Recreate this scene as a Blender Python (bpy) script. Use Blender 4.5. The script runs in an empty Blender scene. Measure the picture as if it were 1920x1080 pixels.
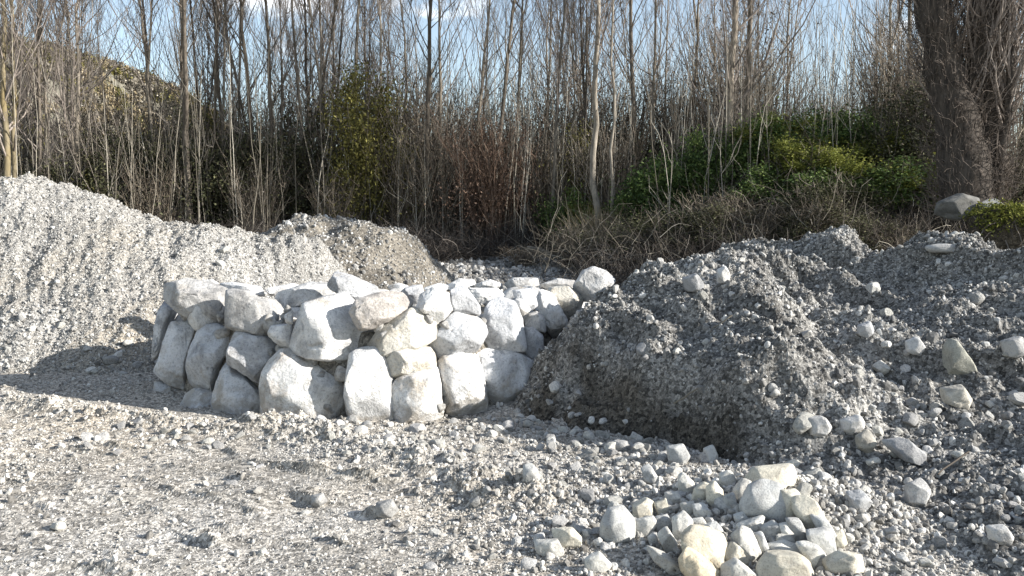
import bpy, bmesh, math, random
import numpy as np
from mathutils import Vector, Euler

random.seed(7)
RNG = np.random.default_rng(11)
scene = bpy.context.scene
COL = scene.collection
R = math.radians

# ------------------------------------------------------------------ camera, sky, sun, exposure
CAM_H, FPX, PITCH = 2.6, 1598.0, math.atan(140 / 1598.0)
cam_d = bpy.data.cameras.new('camera')
cam_d.sensor_fit = 'HORIZONTAL'
cam_d.sensor_width = 36.0
cam_d.lens = 36.0 * FPX / 1920.0
cam_d.clip_start, cam_d.clip_end = 0.1, 3000.0
cam = bpy.data.objects.new('camera', cam_d)
cam.location = (0, 0, CAM_H)
cam.rotation_euler = (R(90) - PITCH, 0, 0)
COL.objects.link(cam)
scene.camera = cam

SUN_EL, SUN_AZ = R(22.5), R(106)          # azimuth clockwise from +Y (the view direction)
SUN_V = Vector((math.sin(SUN_AZ) * math.cos(SUN_EL), math.cos(SUN_AZ) * math.cos(SUN_EL), math.sin(SUN_EL)))
sun_d = bpy.data.lights.new('sun', 'SUN')
sun_d.energy = 5.0
sun_d.angle = R(0.53)
sun_d.color = (1.0, 0.965, 0.91)
sun = bpy.data.objects.new('sun', sun_d)
sun.rotation_euler = (-SUN_V).to_track_quat('-Z', 'Y').to_euler()
sun.location = (20, -10, 30)
COL.objects.link(sun)

world = bpy.data.worlds.new('World')
scene.world = world
world.use_nodes = True
wn, wl = world.node_tree.nodes, world.node_tree.links
wn.clear()
w_out = wn.new('ShaderNodeOutputWorld')
w_bg = wn.new('ShaderNodeBackground')
w_bg.inputs['Strength'].default_value = 0.088
w_sky = wn.new('ShaderNodeTexSky')
w_sky.sky_type = 'NISHITA'
w_sky.sun_disc = False
w_sky.sun_elevation = SUN_EL
w_sky.sun_rotation = SUN_AZ
w_sky.air_density = 1.0
w_sky.dust_density = 0.3
w_sky.ozone_density = 1.0
# broken white cumulus low over the horizon, all the way round
w_tc = wn.new('ShaderNodeTexCoord')
w_map = wn.new('ShaderNodeMapping')
w_map.inputs['Scale'].default_value = (1.0, 1.0, 2.0)
w_map.inputs['Location'].default_value = (0.35, 0.1, 0.0)
w_n = wn.new('ShaderNodeTexNoise')
w_n.inputs['Scale'].default_value = 4.2
w_n.inputs['Detail'].default_value = 7.0
w_n.inputs['Roughness'].default_value = 0.58
w_r = wn.new('ShaderNodeValToRGB')
w_r.color_ramp.elements[0].position = 0.59
w_r.color_ramp.elements[1].position = 0.68
w_r.color_ramp.elements[0].color = (0.12, 0.12, 0.12, 1)      # a thin veil of high cloud everywhere
w_mix = wn.new('ShaderNodeMixRGB')
w_mix.inputs['Color2'].default_value = (8.5, 8.7, 9.0, 1)
wl.new(w_tc.outputs['Generated'], w_map.inputs['Vector'])
wl.new(w_map.outputs[0], w_n.inputs['Vector'])
wl.new(w_n.outputs['Fac'], w_r.inputs['Fac'])
wl.new(w_r.outputs['Color'], w_mix.inputs['Fac'])
wl.new(w_sky.outputs[0], w_mix.inputs['Color1'])
wl.new(w_mix.outputs[0], w_bg.inputs['Color'])
wl.new(w_bg.outputs[0], w_out.inputs['Surface'])

scene.view_settings.view_transform = 'Standard'
scene.view_settings.look = 'None'
scene.view_settings.exposure = 1.15
scene.view_settings.gamma = 1.0
scene.view_settings.use_curve_mapping = False
scene.cycles.max_bounces = 5
scene.cycles.diffuse_bounces = 3
scene.cycles.transparent_max_bounces = 4

# ------------------------------------------------------------------ numbers: rays and noise
CP, SP = math.cos(PITCH), math.sin(PITCH)


def at(px, py, d):
    """The point of the place at depth d (world Y) seen at photograph pixel (px, py)."""
    cx, cy = (px - 960) / FPX, (540 - py) / FPX
    y = CP + cy * SP
    z = -SP + cy * CP
    s = d / y
    return np.array([cx * s, d, CAM_H + z * s])


def depth_for(py, z):
    cy = (540 - py) / FPX
    return (z - CAM_H) * (CP + cy * SP) / (-SP + cy * CP)


def _hash(ix, iy, iz, seed):
    h = (ix.astype(np.int64) * 374761393 + iy.astype(np.int64) * 668265263 + iz * 1274126177 + seed * 974634777) & 0xFFFFFFFF
    h = ((h ^ (h >> 13)) * 1103515245) & 0xFFFFFFFF
    h = ((h ^ (h >> 16)) * 2246822519) & 0xFFFFFFFF
    h = h ^ (h >> 15)
    return (h & 0xFFFFFF).astype(np.float64) / 0xFFFFFF


def vnoise2(x, y, seed):
    ix, iy = np.floor(x), np.floor(y)
    fx, fy = x - ix, y - iy
    fx = fx * fx * fx * (fx * (fx * 6 - 15) + 10)
    fy = fy * fy * fy * (fy * (fy * 6 - 15) + 10)
    a, b = _hash(ix, iy, 0, seed), _hash(ix + 1, iy, 0, seed)
    c, d = _hash(ix, iy + 1, 0, seed), _hash(ix + 1, iy + 1, 0, seed)
    return (a + (b - a) * fx) * (1 - fy) + (c + (d - c) * fx) * fy - 0.5


def vnoise3(p, seed):
    i = np.floor(p)
    f = p - i
    f = f * f * (3 - 2 * f)
    out = 0
    for dx in (0, 1):
        for dy in (0, 1):
            for dz in (0, 1):
                w = (f[:, 0] if dx else 1 - f[:, 0]) * (f[:, 1] if dy else 1 - f[:, 1]) * (f[:, 2] if dz else 1 - f[:, 2])
                out = out + w * _hash(i[:, 0] + dx, i[:, 1] + dy, (i[:, 2] + dz).astype(np.int64), seed)
    return out - 0.5


def fbm2(x, y, freq, octaves, seed, gain=0.5):
    out, a = 0, 1.0
    for k in range(octaves):
        out = out + a * vnoise2(x * freq + 17.3 * k, y * freq - 9.1 * k, seed + k)
        freq *= 2.03
        a *= gain
    return out


def pebbles(x, y, cell, seed, keep=0.75):
    """Height 0..1 of rounded stones strewn one to a cell."""
    gx, gy = x / cell, y / cell
    ix, iy = np.floor(gx), np.floor(gy)
    best = np.zeros_like(gx)
    for dx in (-1, 0, 1):
        for dy in (-1, 0, 1):
            cx, cy = ix + dx, iy + dy
            px = cx + 0.15 + 0.7 * _hash(cx, cy, 1, seed)
            py = cy + 0.15 + 0.7 * _hash(cx, cy, 2, seed)
            sz = 0.25 + 0.45 * _hash(cx, cy, 3, seed) ** 2
            on = _hash(cx, cy, 4, seed) < keep
            q = ((gx - px) ** 2 + (gy - py) ** 2) / (sz * sz)
            best = np.maximum(best, np.where(on, np.sqrt(np.clip(1 - q, 0, None)) * sz / 0.7, 0))
    return best


def sstep(a, b, t):
    t = np.clip((t - a) / (b - a), 0, 1)
    return t * t * (3 - 2 * t)


class TPS:
    def __init__(self, pts, lam=0.004):
        P = np.array(pts, float)
        self.c = P[:, :2]
        n = len(P)
        K = self._u(self.c, self.c) + lam * np.eye(n)
        A = np.zeros((n + 3, n + 3))
        A[:n, :n] = K
        A[:n, n] = 1
        A[:n, n + 1:] = self.c
        A[n, :n] = 1
        A[n + 1:, :n] = self.c.T
        b = np.concatenate([P[:, 2], np.zeros(3)])
        self.w = np.linalg.solve(A, b)

    @staticmethod
    def _u(a, b):
        r2 = ((a[:, None, :] - b[None, :, :]) ** 2).sum(-1)
        return 0.5 * r2 * np.log(r2 + 1e-9)

    def __call__(self, x, y):
        sh = np.shape(x)
        q = np.stack([np.ravel(x), np.ravel(y)], 1)
        n = len(self.c)
        out = np.empty(len(q))
        for i in range(0, len(q), 60000):
            s = q[i:i + 60000]
            out[i:i + 60000] = self._u(s, self.c) @ self.w[:n] + self.w[n] + s @ self.w[n + 1:]
        return out.reshape(sh)


# ------------------------------------------------------------------ the lie of the land
def ground_base(x, y):
    x, y = np.asarray(x, float), np.asarray(y, float)
    g = 1.0 * sstep(16, 34, y)
    g = g + 3.0 * sstep(19, 31, y) * sstep(2.5, 10, x)
    g = g + 2.2 * sstep(38, 62, y)
    g = g + 0.05 * fbm2(x, y, 0.35, 3, 3)
    g = g + 0.30 * np.exp(-(((x - 2.3) / 1.0) ** 2 + ((y - 7.0) / 0.75) ** 2))     # under the loose stone pile
    return g


# wheel ruts: low broken steps that run away from the wall towards the lower right, (x0, y0, x1, y1, height)
RUTS = [(25, 936, 120, 957, .11), (314, 990, 412, 1026, .11), (535, 932, 765, 978, .085), (198, 839, 256, 850, .07), (95, 841, 150, 847, .06),
        (244, 897, 345, 928, .08), (340, 926, 482, 967, .055), (486, 870, 725, 908, .05), (640, 893, 770, 917, .055), (828, 921, 906, 940, .08),
        (828, 990, 896, 1000, .08), (408, 846, 446, 855, .06), (120, 1055, 260, 1085, .08), (560, 1000, 700, 1030, .05), (40, 828, 720, 948, .035), (-60, 880, 620, 1040, .04), (330, 842, 980, 962, .04), (-100, 960, 330, 1078, .035), (0, 880, 90, 892, .05), (760, 1030, 860, 1060, .06)]
BERM = [(-160, 738), (0, 752), (130, 768), (280, 792), (420, 806), (540, 808), (640, 838), (760, 868), (900, 905), (1010, 935)]


def segment(x, y, a, b):
    """Distance along and across a ground segment; across > 0 lies beyond it, away from the viewer."""
    L = math.hypot(b[0] - a[0], b[1] - a[1])
    ux, uy = (b[0] - a[0]) / L, (b[1] - a[1]) / L
    return (x - a[0]) * ux + (y - a[1]) * uy, (x - a[0]) * -uy + (y - a[1]) * ux, L


def floor_point(px, py):
    d = depth_for(py, 0)
    return at(px, py, d)[:2]


def ground_fine(x, y):
    f = (1 - sstep(12.5, 15.5, y)) * sstep(3.5, 4.8, y) * sstep(-9.5, -8, x) * (1 - sstep(8, 9.5, x))
    h = 0.07 * fbm2(x * 0.8 + y * .5, y * 1.3 - x * .4, 1.0, 4, 21)
    clod = np.clip(0.65 + 1.5 * fbm2(x + y * .5, y * 2.2, 3.2, 3, 9), 0.25, 1.3)
    for x0, y0, x1, y1, amp in RUTS:
        t, c, L = segment(x, y, floor_point(x0, y0), floor_point(x1, y1))
        c = c + 0.10 * fbm2(t, t * 0 + x0, 1.6, 2, 8)
        w = sstep(-.12, .2, t) * (1 - sstep(L - .2, L + .12, t))
        up = np.clip(c, 0, None)
        h = h + w * amp * clod * (sstep(-.03, .03, c) * np.exp(-up / .22) - .3 * np.exp(-((c + .09) / .09) ** 2))
    berm = 0
    for (xa, ya), (xb, yb) in zip(BERM[:-1], BERM[1:]):
        t, c, L = segment(x, y, floor_point(xa, ya), floor_point(xb, yb))
        dt = np.clip(np.maximum(-t, t - L), 0, None)
        berm = np.maximum(berm, np.exp(-(c ** 2 + dt ** 2) / .30 ** 2))
    h = h + berm * (0.05 + 0.09 * clod)
    rough = 0.12 + 0.85 * sstep(-0.05, 0.3, fbm2(x, y, 0.5, 2, 40)) + 1.3 * berm
    h = h + rough * (0.035 * pebbles(x, y, 0.13, 31, 0.35) + 0.020 * pebbles(x, y, 0.065, 32, 0.7)) - 0.06 * np.exp(-((y - 10.9) / .6) ** 2) * (x < .5)
    ground_fine.berm = berm
    return h * f


def W(px, py, d, dz=0):
    p = at(px, py, d)
    return (p[0], p[1], p[2] + dz)


heap_tps = TPS([W(-420, 352, 18.6), W(-200, 345, 18.3), W(0, 333, 18.2), W(60, 336, 18.2), W(120, 356, 18.2), W(175, 376, 18.2), W(235, 402, 18.3),
                W(265, 424, 18.3), W(330, 420, 18.4), W(430, 432, 18.6), W(500, 442, 18.8), W(560, 450, 19), W(612, 462, 19.2),
                W(0, 520, 15.8), W(150, 530, 15.7), W(290, 530, 15.9), W(420, 545, 16.3), W(-250, 520, 15.7),
                W(0, 705, 13.6), W(150, 697, 13.8), W(285, 690, 14.0), W(-300, 705, 13.5), (-5.1, 14.6, 0), (-4.2, 15.8, 0.05), (-3.6, 17.2, 0.1), (-3.1, 19.5, 0.1),
                (-3.2, 21, 0), (-6, 21.8, 0.3), (-9, 22.2, 0.6), (-13, 22.5, 0.8), (-17, 22.5, 0.8), (-17, 18.5, 2.6), (-17, 13.5, 0),
                (-2, 16, -.7), (-2, 20, -.7), (-5, 12.6, -.7), (-9, 12, -.8), (-14, 12, -.8), (-6, 24, -.7), (-11, 25, -.8), (-17, 25, -.8)])
back_tps = TPS([W(470, 452, 22.4), W(520, 436, 22.5), W(562, 416, 22.5), W(600, 420, 22.2), W(650, 416, 22), W(700, 426, 22), W(760, 446, 22), W(800, 480, 22.2),
                (-4.6, 19.3, .2), (-3.4, 19, .1), (-2.4, 19.3, .1), (-1.6, 20.5, .15), (-1.2, 22.5, .3), (-2, 24.5, .4), (-4, 25, .4), (-6.5, 24.6, .4), (-8.4, 22.5, .3),
                (-9.5, 22, -.6), (-5, 18, -.8), (-2.5, 17.8, -.8), (-.3, 20.5, -.6), (-.2, 23, -.5), (-2, 26.2, -.5), (-6, 26.5, -.5)])
mound_tps = TPS([W(1003, 772, 10.8), W(1042, 650, 11.35), W(1100, 570, 11.7), W(1200, 518, 12.7), W(1350, 488, 14.3), W(1480, 472, 15), W(1562, 452, 14.8), W(1640, 482, 15),
                 W(1765, 458, 14.4), W(1850, 495, 14), W(1920, 515, 12.6),
                 W(1110, 640, 11.2), W(1200, 662, 10.6), W(1300, 672, 10.0), W(1385, 684, 9.45), W(1448, 712, 9.0), W(1512, 768, 8.6),
                 W(1050, 792, 10.25), W(1150, 830, 9.75), W(1250, 850, 9.35), W(1345, 855, 8.9), W(1415, 870, 8.5), W(1600, 890, 8.0), W(1750, 905, 7.6), W(1900, 935, 7.0),
                 W(1600, 1000, 6.7, -.08), W(1750, 1000, 6.6), W(1900, 1060, 5.9),
                 W(1300, 560, 12.3), W(1500, 600, 11.5), W(1600, 690, 10.2), W(1750, 620, 11), W(1900, 700, 9.6), W(1750, 770, 9), W(1900, 600, 11.2), W(1420, 520, 13.2), W(1610, 540, 12.9, -.5), W(1500, 505, 13.6, -.25),
                 W(1400, 600, 11.0), W(1540, 720, 9.7), W(1660, 800, 8.7), W(1850, 820, 8.3),
                 (3, 18.5, 1.1), (6, 19, 1.3), (10, 19, 1.6), (14, 19, 1.8), (14, 12, 1.8), (14, 8, 1.2), (9, 5, .3), (13, 5, .6), (2.2, 16, .5), (1.2, 14.4, .2), (1.0, 13, .3),
                 (.1, 12.3, -.4), (-.3, 10.5, -.5), (.2, 9.2, -.5), (1.2, 8.3, -.4), (2.4, 7.2, -.25), (3, 6.2, -.3), (4, 5.2, -.3), (5, 4.2, -.3), (8, 3.6, -.3), (13, 3.5, -.3),
                 (.3, 14.5, -.5), (1.0, 17, -.5), (2, 20, -.6), (6, 23, -.5), (12, 23, -.3)])


def heap_h(x, y, fine=True):
    h = heap_tps(x, y)
    if fine:
        gul = x * 1.9 + y * 0.9
        h = h + sstep(.3, 1.0, h) * (0.12 * (0.2 - np.abs(fbm2(gul, y * .35, 0.9, 3, 57))) + 0.16 * (.18 - np.abs(fbm2(x, y, 1.3, 4, 59))) + 0.06 * (.2 - np.abs(fbm2(gul * 2.3, y * .8, 0.9, 3, 58))))
        h = h + 0.16 * fbm2(x * 1.4, y * 0.6, 0.9, 4, 51) + 0.09 * fbm2(x * 2.0 + y * .5, y * .8, 2.0, 3, 55)
        h = h + 0.035 * pebbles(x, y, 0.16, 52, .35) + 0.022 * pebbles(x, y, 0.09, 53, .6)
    return h


def back_h(x, y, fine=True):
    h = back_tps(x, y)
    if fine:
        h = h + 0.30 * fbm2(x, y, 1.1, 4, 61) + 0.10 * pebbles(x, y, 0.3, 62, .5)
    return h


def mound_h(x, y, fine=True):
    h = mound_tps(x, y)
    # the dug face: a steep step along a lip that runs from the wall towards the viewer
    a, b = np.array([0.70, 11.55]), np.array([2.62, 8.6])
    L = np.linalg.norm(b - a)
    ux, uy = (b - a) / L
    along = (x - a[0]) * ux + (y - a[1]) * uy
    wob = 0.22 * fbm2(along, along * 0 + 3.3, 0.9, 3, 79)
    across = (x - a[0]) * -uy + (y - a[1]) * ux + wob          # > 0 up-slope of the lip
    win = sstep(-.5, .5, along) * (1 - sstep(L - .5, L + .35, along))
    h = h + win * (0.36 * sstep(-.16, .18, across) * np.exp(-(np.clip(across, 0, None) / 1.5) ** 2) - 0.10 * np.exp(-((across + .5) / .4) ** 2) + 0.12 * np.exp(-((across + 1.15) / .35) ** 2) * np.clip(.4 + 2 * fbm2(along, across, 1.4, 2, 93), 0, 1))
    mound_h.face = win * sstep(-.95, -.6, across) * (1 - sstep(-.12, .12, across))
    if fine:
        # furrows running down the slope towards the lower right
        u, v = x * 0.78 + y * 0.62, -x * 0.62 + y * 0.78
        fade = sstep(0.15, 0.5, h)
        h = h + fade * (0.5 * fbm2(v * 0.45, u * 1.7, 0.8, 3, 71) - 0.02)
        h = h + fade * 0.30 * (.16 - np.abs(fbm2(v * .7, u * 2.6, 0.8, 3, 75)))
        h = h + fade * (0.30 * fbm2(x, y, 0.9, 4, 72) + 0.22 * (0.2 - np.abs(fbm2(x, y, 1.5, 3, 78))))
        q = x * .82 + y * .57 + .35 * fbm2(x, y, .8, 2, 86)                      # grooves left by the digger's tracks
        h = h + fade * sstep(-.15, .2, fbm2(x, y, .55, 2, 87) + .12 * (x - 3.5)) * (1 - mound_h.face) * .085 * (np.abs(np.sin(q * math.pi / .44)) - .5)
        h = h + mound_h.face * (.16 * fbm2(x, y, 2.2, 3, 89) + .10 * (.2 - np.abs(fbm2(x, y, 1.2, 2, 90))))
        h = h + 0.085 * pebbles(x, y, 0.24, 76, .35) + 0.055 * pebbles(x, y, 0.13, 73, .6) + 0.03 * pebbles(x, y, 0.075, 74, .7)
    return h


def surface(x, y, fine=True):
    x, y = np.asarray(x, float), np.asarray(y, float)
    g = ground_base(x, y) + (ground_fine(x, y) if fine else 0)
    return np.maximum(np.maximum(g, heap_h(x, y, fine)), np.maximum(back_h(x, y, fine), mound_h(x, y, fine)))


def hit(px, py):
    """Where the line of sight through a pixel meets the land."""
    d = np.concatenate([np.arange(4.5, 20, 0.03), np.arange(20, 60, 0.1)])
    a, b = at(px, py, 1.0), at(px, py, 2.0)
    X, Z = (b[0] - a[0]) * d, CAM_H + (b[2] - a[2]) * d
    s = surface(X, d)
    below = np.nonzero(Z < s)[0]
    k = below[0] if len(below) else len(d) - 1
    return float(X[k]), float(d[k]), float(s[k])


# ------------------------------------------------------------------ materials
def nodes_of(name):
    m = bpy.data.materials.new(name)
    m.use_nodes = True
    return m, m.node_tree.nodes, m.node_tree.links, m.node_tree.nodes['Principled BSDF']


def N(n, kind, **kw):
    x = n.new(kind)
    for k, v in kw.items():
        if k in x.inputs:
            x.inputs[k].default_value = v
        else:
            setattr(x, k, v)
    return x


def ramp(n, stops):
    r = n.new('ShaderNodeValToRGB')
    e = r.color_ramp.elements
    while len(e) < len(stops):
        e.new(0.5)
    for el, (p, c) in zip(e, stops):
        el.position = p
        el.color = (*c, 1) if len(c) == 3 else c
    return r


def mixc(n, l, kind, fac, a, b):
    m = n.new('ShaderNodeMixRGB')
    m.blend_type = kind
    for sock, v in ((m.inputs['Fac'], fac), (m.inputs['Color1'], a), (m.inputs['Color2'], b)):
        if hasattr(v, 'links'):
            l.new(v, sock)
        elif isinstance(v, (int, float)):
            sock.default_value = v
        else:
            sock.default_value = (*v, 1)
    return m.outputs[0]


def soil_material(name, low, high, speck=(0.62, 1.25), face_dark=None, scale=1.0, warm=None):
    m, n, l, b = nodes_of(name)
    tc = n.new('ShaderNodeTexCoord')
    big = N(n, 'ShaderNodeTexNoise', Scale=0.55 * scale, Detail=6.0, Roughness=0.6)
    l.new(tc.outputs['Object'], big.inputs['Vector'])
    rb = ramp(n, [(0.35, low), (0.65, high)])
    l.new(big.outputs['Fac'], rb.inputs['Fac'])
    col = rb.outputs[0]
    if warm:
        wn_ = N(n, 'ShaderNodeTexNoise', Scale=0.25, Detail=3.0)
        l.new(tc.outputs['Object'], wn_.inputs['Vector'])
        wr = ramp(n, [(0.45, (0, 0, 0)), (0.7, (1, 1, 1))])
        l.new(wn_.outputs['Fac'], wr.inputs['Fac'])
        col = mixc(n, l, 'MIX', wr.outputs[0], col, warm)
    for sc, amt in ((26.0, 1.0), (60.0, 0.7)):
        v = N(n, 'ShaderNodeTexVoronoi', Scale=sc)
        l.new(tc.outputs['Object'], v.inputs['Vector'])
        sep = n.new('ShaderNodeSeparateColor')
        l.new(v.outputs['Color'], sep.inputs[0])
        vr = ramp(n, [(0.05, (speck[0],) * 3), (0.95, (speck[1],) * 3)])
        l.new(sep.outputs[0], vr.inputs['Fac'])
        col = mixc(n, l, 'MULTIPLY', amt, col, vr.outputs[0])
    if face_dark:   # base colour multiplied darker where the mesh attribute marks the steep face
        da = N(n, 'ShaderNodeAttribute', attribute_name='face_dark')
        col = mixc(n, l, 'MIX', da.outputs['Fac'], col, mixc(n, l, 'MULTIPLY', 1.0, col, face_dark))
    l.new(col, b.inputs['Base Color'])
    b.inputs['Roughness'].default_value = 0.95
    b.inputs['Specular IOR Level'].default_value = 0.15
    v2 = N(n, 'ShaderNodeTexVoronoi', Scale=34.0)
    l.new(tc.outputs['Object'], v2.inputs['Vector'])
    n2 = N(n, 'ShaderNodeTexNoise', Scale=90.0, Detail=3.0)
    l.new(tc.outputs['Object'], n2.inputs['Vector'])
    add = N(n, 'ShaderNodeMath', operation='SUBTRACT')
    l.new(n2.outputs['Fac'], add.inputs[0])
    l.new(v2.outputs['Distance'], add.inputs[1])
    bp = N(n, 'ShaderNodeBump', Strength=0.65, Distance=0.015)
    l.new(add.outputs[0], bp.inputs['Height'])
    l.new(bp.outputs[0], b.inputs['Normal'])
    return m


def rock_material(name, c_light, c_dark, c_stain, stain_from=0.6, scale=2.2, bump=0.03, rnd=(0.8, 1.1), dirt=False):
    m, n, l, b = nodes_of(name)
    tc = n.new('ShaderNodeTexCoord')
    oi = n.new('ShaderNodeObjectInfo')
    off = N(n, 'ShaderNodeVectorMath', operation='MULTIPLY_ADD')
    comb = n.new('ShaderNodeCombineXYZ')
    mul = N(n, 'ShaderNodeMath', operation='MULTIPLY')
    mul.inputs[1].default_value = 40.0
    l.new(oi.outputs['Random'], mul.inputs[0])
    for k in range(3):
        l.new(mul.outputs[0], comb.inputs[k])
    off.inputs[1].default_value = (1, 1, 1)
    l.new(tc.outputs['Object'], off.inputs[0])
    l.new(comb.outputs[0], off.inputs[2])
    a = N(n, 'ShaderNodeTexNoise', Scale=scale, Detail=9.0, Roughness=0.68, Distortion=0.4)
    l.new(off.outputs[0], a.inputs['Vector'])
    ra = ramp(n, [(0.38, c_dark), (0.55, c_light)])
    l.new(a.outputs['Fac'], ra.inputs['Fac'])
    st = N(n, 'ShaderNodeTexNoise', Scale=scale * 0.6, Detail=5.0, Roughness=0.7)
    l.new(off.outputs[0], st.inputs['Vector'])
    rs = ramp(n, [(stain_from, (0, 0, 0)), (stain_from + 0.13, (0.8, 0.8, 0.8))])
    l.new(st.outputs['Color'], rs.inputs['Fac'])
    col = mixc(n, l, 'MIX', rs.outputs[0], ra.outputs[0], c_stain)
    sp = N(n, 'ShaderNodeTexNoise', Scale=scale * 16, Detail=4.0, Roughness=0.7)
    l.new(off.outputs[0], sp.inputs['Vector'])
    rp = ramp(n, [(0.33, (0.45, 0.45, 0.47)), (0.48, (1, 1, 1))])
    l.new(sp.outputs['Fac'], rp.inputs['Fac'])
    col = mixc(n, l, 'MULTIPLY', 0.75, col, rp.outputs[0])
    rr = ramp(n, [(0.0, (rnd[0],) * 3), (1.0, (rnd[1],) * 3)])
    l.new(oi.outputs['Random'], rr.inputs['Fac'])
    col = mixc(n, l, 'MULTIPLY', 1.0, col, rr.outputs[0])
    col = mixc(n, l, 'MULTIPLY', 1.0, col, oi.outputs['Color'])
    if dirt:   # soil splashed over the foot of the stones and lodged in blotches higher up
        geo = n.new('ShaderNodeNewGeometry')
        sx = n.new('ShaderNodeSeparateXYZ')
        l.new(geo.outputs['Position'], sx.inputs[0])
        mr = N(n, 'ShaderNodeMapRange')
        for k_, v_ in ((1, 0.0), (2, 0.9), (3, 0.58), (4, 0.33)):
            mr.inputs[k_].default_value = v_
        l.new(sx.outputs['Z'], mr.inputs[0])
        dn = N(n, 'ShaderNodeTexNoise', Scale=3.2, Detail=8.0, Roughness=0.72)
        l.new(geo.outputs['Position'], dn.inputs['Vector'])
        th_ = N(n, 'ShaderNodeMath', operation='SUBTRACT')
        l.new(mr.outputs[0], th_.inputs[0])
        l.new(dn.outputs['Fac'], th_.inputs[1])
        dr = ramp(n, [(0.0, (0, 0, 0)), (0.12, (.75, .75, .75))])
        l.new(th_.outputs[0], dr.inputs['Fac'])
        col = mixc(n, l, 'MIX', dr.outputs[0], col, (0.36, 0.325, 0.275))
    l.new(col, b.inputs['Base Color'])
    b.inputs['Roughness'].default_value = 0.9
    b.inputs['Specular IOR Level'].default_value = 0.2
    h = N(n, 'ShaderNodeTexNoise', Scale=scale * 7, Detail=8.0, Roughness=0.7)
    l.new(off.outputs[0], h.inputs['Vector'])
    bp = N(n, 'ShaderNodeBump', Strength=0.8, Distance=bump)
    l.new(h.outputs['Fac'], bp.inputs['Height'])
    l.new(bp.outputs[0], b.inputs['Normal'])
    return m


def gravel_material(name, stops):
    m, n, l, b = nodes_of(name)
    oi = n.new('ShaderNodeObjectInfo')
    r = ramp(n, stops)
    l.new(oi.outputs['Random'], r.inputs['Fac'])
    tc = n.new('ShaderNodeTexCoord')
    a = N(n, 'ShaderNodeTexNoise', Scale=3.0, Detail=4.0)
    l.new(tc.outputs['Object'], a.inputs['Vector'])
    ra = ramp(n, [(0.35, (0.7, 0.7, 0.7)), (0.6, (1.1, 1.1, 1.1))])
    l.new(a.outputs['Fac'], ra.inputs['Fac'])
    l.new(mixc(n, l, 'MULTIPLY', 1.0, r.outputs[0], ra.outputs[0]), b.inputs['Base Color'])
    b.inputs['Roughness'].default_value = 0.92
    b.inputs['Specular IOR Level'].default_value = 0.2
    return m


def bark_material(name, c0, c1, patch=None):
    m, n, l, b = nodes_of(name)
    tc = n.new('ShaderNodeTexCoord')
    oi = n.new('ShaderNodeObjectInfo')
    mp = N(n, 'ShaderNodeMapping')
    mp.inputs['Scale'].default_value = (6, 6, 1.2)
    l.new(tc.outputs['Object'], mp.inputs[0])
    a = N(n, 'ShaderNodeTexNoise', Scale=2.0, Detail=6.0, Roughness=0.7)
    l.new(mp.outputs[0], a.inputs['Vector'])
    r = ramp(n, [(0.35, c0), (0.65, c1)])
    l.new(a.outputs['Fac'], r.inputs['Fac'])
    col = r.outputs[0]
    if patch:
        p = N(n, 'ShaderNodeTexNoise', Scale=0.6, Detail=4.0)
        l.new(tc.outputs['Object'], p.inputs['Vector'])
        pr = ramp(n, [(0.5, (0, 0, 0)), (0.6, (.8, .8, .8))])
        l.new(p.outputs['Fac'], pr.inputs['Fac'])
        col = mixc(n, l, 'MIX', pr.outputs[0], col, patch)
    rr = ramp(n, [(0.0, (0.65,) * 3), (1.0, (1.25,) * 3)])
    l.new(oi.outputs['Random'], rr.inputs['Fac'])
    col = mixc(n, l, 'MULTIPLY', 1.0, col, rr.outputs[0])
    l.new(col, b.inputs['Base Color'])
    b.inputs['Roughness'].default_value = 0.9
    b.inputs['Specular IOR Level'].default_value = 0.1
    return m


def tone_material(name, stops, rough=0.7, translucent=0.0):
    """Leaves and stems: each carries its own random tone as a mesh attribute."""
    m, n, l, b = nodes_of(name)
    at_ = N(n, 'ShaderNodeAttribute', attribute_name='tone')
    r = ramp(n, stops)
    l.new(at_.outputs['Fac'], r.inputs['Fac'])
    l.new(r.outputs[0], b.inputs['Base Color'])
    b.inputs['Roughness'].default_value = rough
    b.inputs['Specular IOR Level'].default_value = 0.15
    if translucent:
        tr = n.new('ShaderNodeBsdfTranslucent')
        l.new(r.outputs[0], tr.inputs['Color'])
        mx = n.new('ShaderNodeMixShader')
        mx.inputs[0].default_value = translucent
        l.new(b.outputs[0], mx.inputs[1])
        l.new(tr.outputs[0], mx.inputs[2])
        l.new(mx.outputs[0], n['Material Output'].inputs['Surface'])
    return m


M_GROUND = soil_material('pale_site_gravel', (0.36, 0.33, 0.285), (0.52, 0.487, 0.437), (0.4, 1.25), warm=(0.48, 0.42, 0.34))
M_HEAP = soil_material('pale_heap_gravel', (0.28, 0.267, 0.245), (0.41, 0.394, 0.366), (0.5, 1.22), warm=(0.37, 0.325, 0.26))
M_BACK = soil_material('brown_grey_spoil', (0.13, 0.116, 0.096), (0.29, 0.262, 0.22), (0.5, 1.25))
M_MOUND = soil_material('dark_crushed_gravel', (0.13, 0.124, 0.114), (0.31, 0.297, 0.273), (0.35, 1.4), face_dark=(.36, .335, .30))
M_BOULDER = rock_material('white_limestone', (0.75, 0.735, 0.705), (0.40, 0.39, 0.375), (0.46, 0.38, 0.28), 0.545, bump=.06, dirt=True)
M_BOULDER_RUSTY = rock_material('rust_stained_limestone', (0.76, 0.74, 0.70), (0.40, 0.38, 0.35), (0.42, 0.27, 0.14), 0.52, bump=.06, dirt=True)
M_STONE = rock_material('cream_quarry_stone', (0.62, 0.60, 0.54), (0.42, 0.40, 0.36), (0.50, 0.40, 0.25), 0.62, scale=5.0, bump=0.015)
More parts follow.
